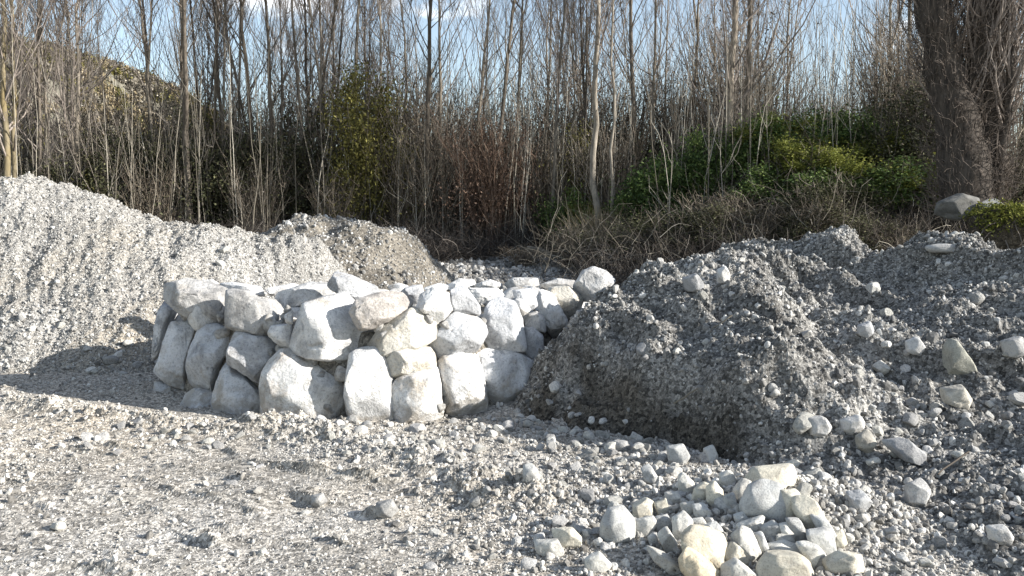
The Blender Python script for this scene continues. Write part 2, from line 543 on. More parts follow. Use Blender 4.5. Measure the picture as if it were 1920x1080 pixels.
M_LOOSE = rock_material('grey_rubble_stone', (0.50, 0.485, 0.455), (0.32, 0.31, 0.295), (0.38, 0.34, 0.28), 0.62, scale=5.0, bump=0.015, rnd=(0.65, 1.2))
M_PEB_LIGHT = gravel_material('pale_pebbles', [(0, (0.13, 0.122, 0.11)), (0.4, (0.34, 0.322, 0.292)), (.85, (0.51, 0.49, 0.45)), (1, (0.62, 0.60, 0.56))])
M_PEB_DARK = gravel_material('grey_pebbles', [(0, (0.09, 0.087, 0.082)), (0.5, (0.25, 0.242, 0.228)), (0.85, (0.46, 0.445, 0.418)), (1, (0.54, 0.53, 0.50))])

# ------------------------------------------------------------------ mesh building
CLEAN = {}


def mesh_np(name, V, F, mat, smooth=False, tone=None):
    V, F = np.asarray(V, np.float32), np.asarray(F, np.int32)
    me = bpy.data.meshes.new(name)
    me.vertices.add(len(V))
    me.vertices.foreach_set('co', V.ravel())
    k = F.shape[1]
    me.loops.add(F.size)
    me.loops.foreach_set('vertex_index', F.ravel())
    me.polygons.add(len(F))
    me.polygons.foreach_set('loop_start', np.arange(0, F.size, k, dtype=np.int32))
    me.polygons.foreach_set('loop_total', np.full(len(F), k, np.int32))
    me.polygons.foreach_set('use_smooth', np.full(len(F), smooth, bool))
    if tone is not None:
        at_ = me.attributes.new('tone', 'FLOAT', 'FACE')
        at_.data.foreach_set('value', np.asarray(tone, np.float32))
    me.update(calc_edges=True)
    if mat:
        me.materials.append(mat)
    return me


def put(name, me, loc=(0, 0, 0), rot=(0, 0, 0), scale=(1, 1, 1), parent=None):
    o = bpy.data.objects.new(name, me)
    o.location, o.rotation_euler, o.scale = loc, rot, scale
    if parent:
        o.parent = parent
    COL.objects.link(o)
    return o


def tag(o, label=None, cat=None, group=None, kind=None):
    for k, v in (('label', label), ('category', cat), ('group', group), ('kind', kind)):
        if v:
            o[k] = v
    return o


def empty(name, loc=(0, 0, 0)):
    o = bpy.data.objects.new(name, None)
    o.empty_display_size = 0.2
    o.location = loc
    COL.objects.link(o)
    return o


def grid_mesh(name, xs, ys, zfun, mat, keep=None, smooth=False, dark_mask=None):
    X, Y = np.meshgrid(xs, ys)
    Z = zfun(X, Y)
    D = dark_mask(X, Y).ravel() if dark_mask else None
    nx, ny = len(xs), len(ys)
    V = np.stack([X.ravel(), Y.ravel(), Z.ravel()], 1)
    i = np.arange(nx * ny).reshape(ny, nx)
    F = np.stack([i[:-1, :-1].ravel(), i[:-1, 1:].ravel(), i[1:, 1:].ravel(), i[1:, :-1].ravel()], 1)
    if keep is not None:
        K = keep(X, Y, Z).ravel()
        F = F[K[F].any(1)]
        used = np.unique(F)
        re = np.full(len(V), -1)
        re[used] = np.arange(len(used))
        V, F = V[used], re[F]
        D = D[used] if dark_mask else None
    me = mesh_np(name, V, F, mat, smooth)
    if dark_mask:
        at_ = me.attributes.new('face_dark', 'FLOAT', 'POINT')
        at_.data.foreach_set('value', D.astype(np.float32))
    return me


def tubes(P, Rd, sides=3):
    """N curves of K points with radii -> vertices and quads, all vectorised."""
    P, Rd = np.asarray(P, float), np.asarray(Rd, float)
    n, k, _ = P.shape
    T = np.gradient(P, axis=1)
    T /= np.linalg.norm(T, axis=2, keepdims=True) + 1e-9
    ref = np.where(np.abs(T[:, :, 2:3]) > 0.8, np.array([1.0, 0, 0]), np.array([0, 0, 1.0]))
    A = np.cross(T, ref)
    A /= np.linalg.norm(A, axis=2, keepdims=True) + 1e-9
    B = np.cross(T, A)
    ang = np.arange(sides) * 2 * math.pi / sides
    V = P[:, :, None, :] + Rd[:, :, None, None] * (np.cos(ang)[None, None, :, None] * A[:, :, None, :] + np.sin(ang)[None, None, :, None] * B[:, :, None, :])
    idx = np.arange(n * k * sides).reshape(n, k, sides)
    nxt = np.roll(idx, -1, axis=2)
    F = np.stack([idx[:, :-1], nxt[:, :-1], nxt[:, 1:], idx[:, 1:]], -1).reshape(-1, 4)
    return V.reshape(-1, 3), F, np.repeat(np.arange(n), (k - 1) * sides)


class Bag:
    def __init__(self):
        self.V, self.F, self.T, self.n = [], [], [], 0

    def add(self, V, F, tone=0.5):
        self.V.append(V)
        self.F.append(F + self.n)
        self.T.append(np.broadcast_to(np.asarray(tone, float), (len(F),)))
        self.n += len(V)

    def tubes(self, P, Rd, sides=3, tone=None):
        V, F, own = tubes(P, Rd, sides)
        self.add(V, F, 0.5 if tone is None else np.asarray(tone)[own])

    def mesh(self, name, mat, smooth=False):
        return mesh_np(name, np.concatenate(self.V), np.concatenate(self.F), mat, smooth, np.concatenate(self.T))


def leaves(rng, C, size, flat=0.4):
    """One small pointed leaf (a folded pair of triangles as a quad) at every point of C."""
    n = len(C)
    up = rng.normal(size=(n, 3))
    up[:, 2] = np.abs(up[:, 2]) + flat
    up /= np.linalg.norm(up, axis=1, keepdims=True)
    a = np.cross(up, rng.normal(size=(n, 3)))
    a /= np.linalg.norm(a, axis=1, keepdims=True)
    b = np.cross(up, a)
    s = size * rng.uniform(0.6, 1.4, (n, 1))
    V = np.stack([C - a * s, C - b * s * .55 + up * s * .15, C + a * s, C + b * s * .55 + up * s * .15], 1).reshape(-1, 3)
    return V, np.arange(n * 4).reshape(n, 4)


def sphere(sub):
    if sub not in CLEAN:
        bm = bmesh.new()
        bmesh.ops.create_icosphere(bm, subdivisions=sub, radius=1)
        V = np.array([v.co[:] for v in bm.verts])
        F = np.array([[v.index for v in f.verts] for f in bm.faces])
        bm.free()
        CLEAN[sub] = (V, F)
    return CLEAN[sub]


def rough_up(P, seed, size, amp=0.05, facets=7, front=0.6, cut=(0.70, 0.92)):
    """Break planes into a rounded body and roughen it."""
    rng = np.random.default_rng(seed)
    for _ in range(facets):
        nrm = rng.normal(size=3)
        if rng.random() < front:
            nrm[1] = -abs(nrm[1]) - .8
        nrm /= np.linalg.norm(nrm)
        dd = P @ nrm
        lim = dd.max() * rng.uniform(*cut)
        over = np.clip(dd - lim, 0, None)
        P = P - over[:, None] * nrm * 0.97
    r = np.linalg.norm(P, axis=1, keepdims=True) + 1e-9
    q = P / size
    d = vnoise3(q * 1.6 + seed, seed) * .9 + vnoise3(q * 4.1 + seed, seed + 1) * 0.6 + vnoise3(q * 9.5, seed + 2) * 0.32 + vnoise3(q * 21, seed + 3) * 0.2
    crack = np.abs(vnoise3(q * [2.2, 2.2, 1.3] + 9, seed + 7))
    d = d - 1.0 * np.exp(-(crack / .018) ** 2) * (vnoise3(q * 1.1 + 3, seed + 8) > .02)
    return P + P / r * d[:, None] * amp * size


def traced_boulder(poly, d_front, seed, sub=5, thick=None, e=0.72, mat=None, amp=0.05, facets=15, front=0.8, turn=(-.25, .25), grow_by=1.09):
    """A solid boulder whose silhouette from the front is the polygon, standing at its own depth."""
    poly = np.array(poly, float)
    c = poly.mean(0)
    lo, hi = poly.min(0), poly.max(0)
    sz_px = math.sqrt((hi[0] - lo[0]) * (hi[1] - lo[1]))
    size = sz_px / FPX * d_front
    D = thick if thick else 0.46 * size
    dc = d_front + D * 0.85
    W3 = np.array([at(x, y, dc) for x, y in poly])
    C = np.array(at(c[0], c[1], dc))
    q = (W3 - C)[:, [0, 2]] * grow_by
    th = np.linspace(-math.pi, math.pi, 181)[:-1]
    Rr = np.full(180, 1e9)
    for i in range(len(q)):
        p0, p1 = q[i], q[(i + 1) % len(q)]
        ex, ez = p1 - p0
        den = np.cos(th) * ez - np.sin(th) * ex
        with np.errstate(divide='ignore', invalid='ignore'):
            t = (p0[0] * ez - p0[1] * ex) / den
            u = (p0[0] * np.sin(th) - p0[1] * np.cos(th)) / den
        ok = (t > 0) & (u >= -1e-6) & (u <= 1 + 1e-6)
        Rr = np.where(ok & (t < Rr), t, Rr)
    Rr = np.where(Rr > 1e8, size * .5, Rr)
    k = np.exp(-np.linspace(-2.6, 2.6, 9) ** 2)
    k /= k.sum()
    Rr = np.convolve(np.concatenate([Rr[-4:], Rr, Rr[:4]]), k, 'valid')
    S, F = sphere(sub)
    theta = np.arctan2(S[:, 2], S[:, 0])
    cc = np.sqrt(S[:, 0] ** 2 + S[:, 2] ** 2)
    Rt = np.interp(theta, np.append(th, math.pi), np.append(Rr, Rr[0]))
    ce = cc ** e
    we = np.sign(S[:, 1]) * np.abs(S[:, 1]) ** e
    rng = np.random.default_rng(seed)
    x, z = Rt * ce * np.cos(theta), Rt * ce * np.sin(theta)
    y = we * D + (x * rng.uniform(*turn) + z * rng.uniform(0, .22))
    P = rough_up(np.stack([x, y, z], 1), seed, size * .5, amp, facets, front, (.74, .96))
    return mesh_np('boulder', P, F, mat or M_BOULDER, True), C


def stone_mesh(name, seed, sub, mat, dims=(1, .8, .62), amp=0.09, facets=9, smooth=False):
    S, F = sphere(sub)
    P = np.sign(S) * np.abs(S) ** 0.85 * np.array(dims)
    P = rough_up(P, seed, 1.0, amp, facets, 0.0, (0.55, 0.88))
    return mesh_np(name, P, F, mat, smooth)


# ------------------------------------------------------------------ scatter (only for uncountable gravel and scrub)
def scatter_group(coll):
    ng = bpy.data.node_groups.new('strew', 'GeometryNodeTree')
    ng.interface.new_socket('Geometry', in_out='INPUT', socket_type='NodeSocketGeometry')
    ng.interface.new_socket('Geometry', in_out='OUTPUT', socket_type='NodeSocketGeometry')
    n, l = ng.nodes, ng.links
    gi, go = n.new('NodeGroupInput'), n.new('NodeGroupOutput')
    ci = n.new('GeometryNodeCollectionInfo')
    ci.inputs['Collection'].default_value = coll
    ci.inputs['Separate Children'].default_value = True
    ci.inputs['Reset Children'].default_value = True
    ip = n.new('GeometryNodeInstanceOnPoints')
    ip.inputs['Pick Instance'].default_value = True

    def attr(name, typ):
        a = n.new('GeometryNodeInputNamedAttribute')
        a.data_type = typ
        a.inputs['Name'].default_value = name
        return next(o for o in a.outputs if o.enabled and o.name == 'Attribute')
    er = n.new('FunctionNodeEulerToRotation')
    l.new(attr('turn', 'FLOAT_VECTOR'), er.inputs[0])
    l.new(gi.outputs[0], ip.inputs['Points'])
    l.new(ci.outputs[0], ip.inputs['Instance'])
    l.new(attr('pick', 'INT'), ip.inputs['Instance Index'])
    l.new(er.outputs[0], ip.inputs['Rotation'])
    l.new(attr('size', 'FLOAT_VECTOR'), ip.inputs['Scale'])
    l.new(ip.outputs[0], go.inputs[0])
    return ng


def hidden_kinds(name, meshes):
    c = bpy.data.collections.new(name)
    for me in meshes:
        c.objects.link(bpy.data.objects.new(name, me))
    return c


def strew(name, P, size, coll, kinds, parent=None, tilt=math.pi, seed=1):
    rng = np.random.default_rng(seed)
    n = len(P)
    me = bpy.data.meshes.new(name)
    me.vertices.add(n)
    me.vertices.foreach_set('co', np.asarray(P, np.float32).ravel())
    a = me.attributes.new('turn', 'FLOAT_VECTOR', 'POINT')
    rot = np.stack([rng.uniform(-tilt, tilt, n), rng.uniform(-tilt, tilt, n), rng.uniform(0, 6.28, n)], 1)
    a.data.foreach_set('vector', rot.astype(np.float32).ravel())
    a = me.attributes.new('size', 'FLOAT_VECTOR', 'POINT')
    s = np.asarray(size)[:, None] * rng.uniform(.75, 1.25, (n, 3))
    a.data.foreach_set('vector', s.astype(np.float32).ravel())
    a = me.attributes.new('pick', 'INT', 'POINT')
    a.data.foreach_set('value', rng.integers(0, kinds, n).astype(np.int32))
    o = put(name, me, parent=parent)
    mod = o.modifiers.new('strew', 'NODES')
    mod.node_group = scatter_group(coll)
    o['kind'] = 'stuff'
    return o


# ------------------------------------------------------------------ ground and hill
def spaced(a, b, step, lo, hi, grow=1.09, most=40):
    v = list(np.arange(a, b, step))
    s, x = step, v[-1]
    while x < hi:
        s = min(s * grow, most)
        x += s
        v.append(x)
    s, x, front = step, a, []
    while x > lo:
        s = min(s * grow, most)
        x -= s
        front.append(x)
    return np.array(front[::-1] + v)


gx = spaced(-7.6, 6.4, 0.026, -420, 420)
gy = spaced(4.9, 13.6, 0.026, -60, 700, grow=1.07)
ground = put('ground', grid_mesh('ground', gx, gy, lambda x, y: ground_base(x, y) + ground_fine(x, y), M_GROUND))
tag(ground, kind='structure')

M_HILL = soil_material('dry_scrub_hillside', (0.15, 0.14, 0.105), (0.24, 0.222, 0.178), (0.7, 1.2), scale=0.06)


def hill_h(x, y):
    h = 58 * np.exp(-np.abs((x + 200) / 88) ** 3 - ((y - 300) / 120) ** 2) + 16 * np.exp(-((x + 115) / 45) ** 2 - ((y - 290) / 90) ** 2)
    return h * (1 + 0.3 * fbm2(x, y, 0.02, 4, 81)) + 1.0


hill = put('hill', grid_mesh('hill', np.arange(-400, 60, 4.0), np.arange(150, 460, 4.0), lambda x, y: hill_h(x, y) - 0.8, M_HILL, keep=lambda x, y, z: z > 0.6, smooth=True))
tag(hill, kind='structure')

# litter-covered forest floor, a sheet just above the ground
M_LITTER = soil_material('leaf_litter', (0.045, 0.037, 0.026), (0.10, 0.082, 0.058), (0.5, 1.3))


def litter_edge(x):
    return 30.5 - 9.0 * sstep(1.5, 8, x) + 1.2 * np.sin(x * 0.7)


litter = put('forest_floor', grid_mesh('forest_floor', np.arange(-60, 60, 0.5), np.arange(20, 110, 0.5),
             lambda x, y: ground_base(x, y) + 0.03 + 0.10 * np.clip(fbm2(x, y, .8, 3, 91), 0, 1) - 0.2 * (1 - sstep(0, 1.0, y - litter_edge(x))), M_LITTER,
             keep=lambda x, y, z: y > litter_edge(x) - 0.8, smooth=True))
tag(litter, kind='structure')

# ------------------------------------------------------------------ the three heaps
heap = put('gravel_heap', grid_mesh('gravel_heap', np.arange(-16, -2.6, 0.04), np.arange(12.6, 23.5, 0.05), heap_h, M_HEAP, keep=lambda x, y, z: z > ground_base(x, y) - 0.12))
tag(heap, 'tall pale gravel heap sloping down from the left edge behind the boulder wall', 'gravel heap')
backm = put('spoil_heap', grid_mesh('spoil_heap', np.arange(-9, 0, 0.06), np.arange(17.8, 26, 0.06), back_h, M_BACK, keep=lambda x, y, z: z > ground_base(x, y) - 0.15))
tag(backm, 'low brown grey spoil heap in front of the trees, crossed by dark shadows', 'spoil heap')
mound = put('gravel_mound', grid_mesh('gravel_mound', np.arange(-.4, 11, 0.03), np.concatenate([np.arange(3.6, 16, 0.03), np.arange(16, 23, 0.1)]), mound_h, M_MOUND, dark_mask=lambda x, y: mound_h(x, y) * 0 + mound_h.face * sstep(-.25, .1, fbm2(x, y, 1.3, 3, 85) + .12),
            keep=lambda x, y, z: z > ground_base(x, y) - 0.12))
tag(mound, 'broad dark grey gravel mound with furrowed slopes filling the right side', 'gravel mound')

# ------------------------------------------------------------------ strewn gravel
PL = hidden_kinds('pale_pebble', [stone_mesh('pale_pebble', 100 + k, 2, M_PEB_LIGHT) for k in range(7)])
M_PEB_HEAP = gravel_material('heap_pebbles', [(0, (0.11, 0.105, 0.097)), (0.4, (0.28, 0.268, 0.248)), (.85, (0.42, 0.405, 0.375)), (1, (0.58, 0.565, 0.53))])
PM = hidden_kinds('heap_pebble', [stone_mesh('heap_pebble', 150 + k, 2, M_PEB_HEAP) for k in range(7)])
PD = hidden_kinds('grey_pebble', [stone_mesh('grey_pebble', 200 + k, 2, M_PEB_DARK) for k in range(7)])


def in_view(x, y, m=0.06):
    lim = 960 / FPX + m
    return (np.abs(x) < lim * y + 0.6)


def sizes(rng, n, lo, hi, p=2.6):
    return lo * (1 - rng.random(n) * (1 - (lo / hi) ** p)) ** (-1 / p)


rng = np.random.default_rng(5)
n = 230000
yy = 5.2 + (15.5 - 5.2) * rng.random(n) ** 1.25
xx = rng.uniform(-1, 1, n) * (0.66 * yy + .6)
gz = ground_base(xx, yy) + ground_fine(xx, yy)
dens = 0.26 + 0.6 * sstep(-.05, .3, fbm2(xx, yy, .55, 3, 40)) + 0.9 * sstep(-1.2, 1.0, xx) * (1 - sstep(9.5, 11, yy))
near_wall = 1.4 * ground_fine.berm + .3 * np.exp(-((yy - 10.3) / .8) ** 2)
ok = rng.random(n) < np.clip(dens * .55 + near_wall * .5, 0, 1)
ok &= rng.random(n) < 1 - .6 * np.exp(-(((xx - 2.3) / .9) ** 2 + ((yy - 6.9) / .7) ** 2))
ok &= (gz > mound_h(xx, yy) - .02) & (gz > heap_h(xx, yy) - .02)
xx, yy, gz = xx[ok], yy[ok], gz[ok]
sz = sizes(rng, len(xx), 0.006, 0.055, 2.3)
strew('gravel', np.stack([xx, yy, gz + sz * .2], 1), sz, PL, 7, seed=2)

n = 2600
xx, yy = rng.normal(2.2, .75, n), rng.normal(6.9, .5, n)
gz = ground_base(xx, yy) + ground_fine(xx, yy)
sz = sizes(rng, n, .018, .06, 2.2)
strew('pile_grit', np.stack([xx, yy, np.maximum(gz, mound_h(xx, yy)) + sz * .35], 1), sz, PL, 7, seed=12)

n = 120000
yy = 3.8 + (17 - 3.8) * rng.random(n) ** .95
xx = rng.uniform(-.5, 10.8, n)
mz = mound_h(xx, yy)
face = mound_h.face
ok = (mz > ground_base(xx, yy) + ground_fine(xx, yy) - .02) & in_view(xx, yy)
ok &= rng.random(n) < (0.35 + .65 * sstep(-.2, .2, fbm2(xx, yy, .7, 3, 44))) * (1 - .92 * face)
xx, yy, mz = xx[ok], yy[ok], mz[ok]
sz = sizes(rng, len(xx), 0.012, 0.075, 2.4)
strew('crushed_gravel', np.stack([xx, yy, mz + sz * .2], 1), sz, PD, 7, parent=mound, seed=3)

n = 90000
xx, yy = rng.uniform(-15, -2.6, n), rng.uniform(12.8, 19.6, n)
hz = heap_h(xx, yy)
ok = (hz > ground_base(xx, yy)) & in_view(xx, yy)
xx, yy, hz = xx[ok], yy[ok], hz[ok]
sz = sizes(rng, len(xx), 0.011, 0.055, 2.9)
strew('heap_gravel', np.stack([xx, yy, hz + sz * .2], 1), sz, PM, 7, parent=heap, seed=4)
n = 9000
xx, yy = rng.uniform(-9, 0, n), rng.uniform(18, 23.5, n)
hz = back_h(xx, yy)
ok = hz > ground_base(xx, yy)
xx, yy, hz = xx[ok], yy[ok], hz[ok]
sz = sizes(rng, len(xx), 0.02, 0.11, 2.8)
strew('spoil_gravel', np.stack([xx, yy, hz + sz * .2], 1), sz, PD, 7, parent=backm, seed=6)
n = 12000
xx, yy = rng.uniform(-4, 8, n), rng.uniform(16, 36, n)
ok = (yy < litter_edge(xx) + 1) & (back_h(xx, yy) < ground_base(xx, yy)) & (mound_h(xx, yy) < ground_base(xx, yy))
xx, yy = xx[ok], yy[ok]
sz = sizes(rng, len(xx), 0.04, 0.22, 2.6)
strew('back_gravel', np.stack([xx, yy, ground_base(xx, yy) + sz * .2], 1), sz, PD, 7, seed=8)

# ------------------------------------------------------------------ the boulder wall
FRONT = np.array([[240, 13.0], [300, 12.2], [350, 11.6], [450, 11.0], [580, 10.55], [690, 10.4], [780, 10.45], [865, 10.75], [950, 11.25], [1010, 11.9], [1100, 12.8], [1200, 13.8]])


def wall_front(px, z=0):
    return float(np.interp(px, FRONT[:, 0], FRONT[:, 1])) + 0.26 * max(z, 0)


def A(*q):
    return [(260 + x / 3.086, 470 + y / 3.086) for x, y in q]


def B(*q):
    return [(640 + x / 3.087, 470 + y / 3.087) for x, y in q]


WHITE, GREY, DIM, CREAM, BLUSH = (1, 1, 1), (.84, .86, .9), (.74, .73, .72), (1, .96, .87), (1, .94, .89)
# outline, tint, label (only where one looks different), depth rule: None = on the wall face, else height of its top surface
WALL = [
    (A((140, 205), (260, 168), (350, 188), (500, 222), (522, 300), (505, 445), (340, 398), (250, 348), (160, 285)), DIM, 'long dim grey capstone at the left end of the wall', None),
    (A((505, 235), (620, 245), (760, 310), (808, 365), (800, 425), (740, 492), (620, 465), (500, 448), (495, 330)), DIM, None, None),
    (A((135, 290), (218, 362), (165, 440), (115, 660), (88, 610), (108, 430)), GREY, None, None),
    (A((195, 412), (318, 412), (330, 470), (290, 620), (280, 790), (190, 762), (98, 692), (118, 650), (158, 520)), GREY, 'tall grey slab leaning right at the shaded left end', None),
    (A((370, 435), (440, 438), (540, 478), (545, 545), (475, 660), (432, 815), (330, 792), (285, 760), (292, 620), (332, 475)), GREY, None, None),
    (A((560, 475), (640, 478), (760, 508), (838, 570), (800, 625), (745, 705), (722, 765), (650, 712), (538, 645), (548, 560)), GREY, 'pale grey block with one white spot', None),
    (A((92, 762), (255, 812), (225, 925), (150, 945), (78, 890)), GREY, None, None),
    (A((290, 800), (445, 828), (445, 920), (410, 1010), (330, 990), (235, 920)), GREY, None, None),
    (A((500, 655), (560, 718), (650, 748), (728, 850), (742, 945), (690, 985), (500, 990), (438, 930), (440, 830), (470, 720)), GREY, None, None),
    (A((830, 585), (940, 590), (1050, 636), (1165, 730), (1230, 880), (1225, 1000), (1140, 1025), (990, 1000), (900, 965), (800, 980), (732, 940), (727, 780), (768, 650)), WHITE, 'largest white boulder with an orange brown stain at its foot', None),
    (A((895, 400), (890, 335), (1050, 288), (1170, 262), (1245, 340), (1308, 430), (1306, 565), (1200, 614), (1090, 614), (960, 586), (882, 566), (882, 470)), WHITE, None, None),
    (A((845, 372), (888, 345), (890, 425), (855, 425)), WHITE, 'tiny white wedge stone', None),
    (A((775, 432), (872, 432), (884, 562), (830, 556), (752, 492)), WHITE, None, None),
    (A((760, 262), (870, 225), (980, 188), (1172, 202), (1185, 262), (1050, 295), (930, 325), (855, 318)), WHITE, None, 1.55),
    (A((440, 195), (540, 186), (720, 212), (740, 268), (620, 250), (500, 225)), GREY, None, 1.5),
    (A((1105, 200), (1148, 124), (1220, 148), (1362, 215), (1362, 285), (1240, 292), (1180, 255)), GREY, 'pale slab tilted up on top of the wall', 1.7),
    (A((725, 222), (880, 192), (935, 208), (870, 238), (780, 258)), WHITE, None, 1.5),
    (A((340, 180), (420, 165), (470, 195), (400, 215), (350, 200)), WHITE, None, 1.5),
    (B((65, 345), (108, 278), (230, 248), (330, 258), (395, 318), (362, 365), (290, 402), (200, 436), (138, 455), (95, 405)), BLUSH, 'white boulder with rusty pink flecks', None),
    (B((145, 570), (240, 440), (400, 342), (535, 366), (555, 500), (445, 565), (350, 572), (270, 612)), CREAM, 'cream wedge with a sharp ridge', None),
    (B((435, 345), (458, 258), (530, 218), (622, 258), (640, 340), (592, 395), (545, 415), (515, 358)), WHITE, None, None),
    (B((345, 240), (400, 198), (462, 202), (475, 262), (440, 305), (395, 292)), GREY, None, 1.62),
    (B((640, 215), (720, 212), (795, 320), (800, 366), (700, 356), (642, 335)), GREY, None, None),
    (B((715, 218), (900, 222), (938, 260), (905, 295), (840, 305), (785, 292)), WHITE, None, 1.6),
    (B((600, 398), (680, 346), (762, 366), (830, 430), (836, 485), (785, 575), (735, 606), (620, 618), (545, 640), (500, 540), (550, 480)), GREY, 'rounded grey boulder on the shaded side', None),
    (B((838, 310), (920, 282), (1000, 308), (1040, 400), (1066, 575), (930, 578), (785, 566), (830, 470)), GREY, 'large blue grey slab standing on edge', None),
    (B((1005, 280), (1052, 276), (1095, 342), (1062, 376), (1028, 365)), WHITE, None, None),
    (B((1050, 380), (1130, 356), (1172, 388), (1186, 475), (1130, 458), (1075, 440)), WHITE, None, None),
    (B((1045, 448), (1112, 450), (1165, 500), (1176, 622), (1112, 678), (1078, 615), (1048, 545)), GREY, None, None),
    (B((1125, 300), (1158, 228), (1222, 255), (1306, 400), (1296, 476), (1205, 510), (1178, 420)), WHITE, None, None),
    (B((995, 230), (1112, 222), (1136, 322), (1092, 346), (1005, 275)), GREY, None, None),
    (B((1200, 222), (1310, 202), (1406, 280), (1380, 340), (1320, 410), (1275, 345)), CREAM, None, None),
    (B((1345, 205), (1400, 120), (1465, 98), (1535, 122), (1578, 170), (1545, 262), (1405, 290)), WHITE, 'round white boulder half sunk in the dark mound', 1.72),
    (B((590, 215), (680, 162), (765, 172), (778, 215), (690, 232)), WHITE, None, 1.5),
    (B((760, 200), (860, 168), (935, 198), (920, 225), (800, 222)), WHITE, None, 1.5),
    (B((925, 200), (1000, 158), (1132, 162), (1145, 222), (1000, 232)), WHITE, None, 1.5),
    (B((1135, 200), (1250, 162), (1352, 178), (1345, 218), (1210, 225)), WHITE, None, 1.5),
    (B((270, 205), (330, 188), (385, 205), (370, 240), (300, 245)), WHITE, None, 1.5),
    (B((480, 215), (560, 190), (640, 205), (630, 235), (540, 240)), WHITE, None, 1.5),
    (B((5, 650), (78, 588), (200, 566), (265, 600), (300, 720), (316, 1018), (120, 1026), (55, 985), (35, 800)), WHITE, 'tall white boulder with a crack down its face', None),
    (B((275, 622), (320, 576), (430, 556), (502, 576), (530, 620), (536, 684), (440, 696), (340, 740), (298, 745)), CREAM, None, None),
    (B((335, 740), (430, 706), (545, 696), (560, 760), (576, 880), (582, 970), (480, 1010), (390, 1016), (315, 970), (298, 800)), WHITE, None, None),
    (B((545, 672), (600, 616), (690, 596), (775, 616), (806, 700), (836, 860), (830, 950), (700, 962), (590, 915), (568, 780)), WHITE, None, None),
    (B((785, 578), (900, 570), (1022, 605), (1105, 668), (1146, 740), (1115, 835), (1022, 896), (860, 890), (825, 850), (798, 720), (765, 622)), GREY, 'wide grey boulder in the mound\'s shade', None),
]
wall = empty('boulder_wall', (-1.4, 12.0, 0))
tag(wall, 'curved wall of stacked white limestone boulders between the gravel heaps', 'boulder wall')
for k, (poly, tint, lab, top) in enumerate(WALL):
    cy = np.mean([q[1] for q in poly])
    cx = np.mean([q[0] for q in poly])
    if top is None:
        d = wall_front(cx)
        z = at(cx, cy, d)[2]
        d = wall_front(cx, z)
    else:
        d = depth_for(cy, top - 0.15)
        if top < 1.55:
            d = min(d, 14.3)
    big = max(q[0] for q in poly) - min(q[0] for q in poly) > 45
    me, C = traced_boulder(poly, d, 300 + k, 5 if big else 4, mat=M_BOULDER_RUSTY if lab and ('orange' in lab) else None, turn=(.1, .5) if cx > 480 else (-.45, -.1), amp=.065)
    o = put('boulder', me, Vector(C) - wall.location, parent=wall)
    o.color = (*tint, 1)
    if lab:
        o['label'] = lab
# plain boulders that carry the top and close the far side
rng = np.random.default_rng(77)
fill_meshes = [stone_mesh('boulder', 400 + k, 4, M_BOULDER, (1, .85, .7), 0.06, 7, True) for k in range(6)]
for k in range(46):
    px = rng.uniform(330, 1150)
    d0 = wall_front(px)
    d = d0 + rng.uniform(0.9, 3.0)
    x = (px - 960) / FPX * d
    s = rng.uniform(.28, .5)
    z = (0.4, 0.95, 1.12)[k % 3]
    o = put('boulder', fill_meshes[k % 6], Vector((x, d, z)) - wall.location, (rng.uniform(-.3, .3), rng.uniform(-.3, .3), rng.uniform(0, 6.28)), (s, s, s), wall)
    o.color = (1, .99, .97, 1)


wedge_meshes = [stone_mesh('wedge_stone', 450 + k, 3, M_BOULDER, (1, .7, .6), 0.08, 11, True) for k in range(5)]
for k in range(70):
    px = rng.uniform(310, 1060)
    z = rng.uniform(.1, 1.35)
    d = wall_front(px, z) + rng.uniform(.16, .34)
    sc_ = rng.uniform(.07, .17)
    o = put('wedge_stone', wedge_meshes[k % 5], Vector(((px - 960) / FPX * d, d, z)) - wall.location, (rng.uniform(-3, 3), rng.uniform(-3, 3), rng.uniform(0, 6.28)), (sc_, sc_, sc_), wall)
    o.color = (.8, .79, .77, 1)


def fill_h(x, y):
    px = 960 + x / y * FPX
    dd = y - np.interp(px, FRONT[:, 0], FRONT[:, 1])
    return 1.2 * sstep(.25, .7, dd) * (1 - sstep(3.2, 4.2, dd)) * sstep(-5.0, -4.5, x) * (1 - sstep(1.2, 1.9, x)) - 0.15 + 0.10 * pebbles(x, y, .3, 95)


fill = put('rubble_fill', grid_mesh('rubble_fill', np.arange(-5.6, 2.2, .06), np.arange(10.2, 17.5, .06), fill_h, M_BACK, keep=lambda x, y, z: z > -.05), -wall.location, parent=wall)
fill['kind'] = 'stuff'

# ------------------------------------------------------------------ loose stones, each a thing
def Cc(*q):
    return [(960 + x / 2.743, 840 + y / 2.743) for x, y in q]


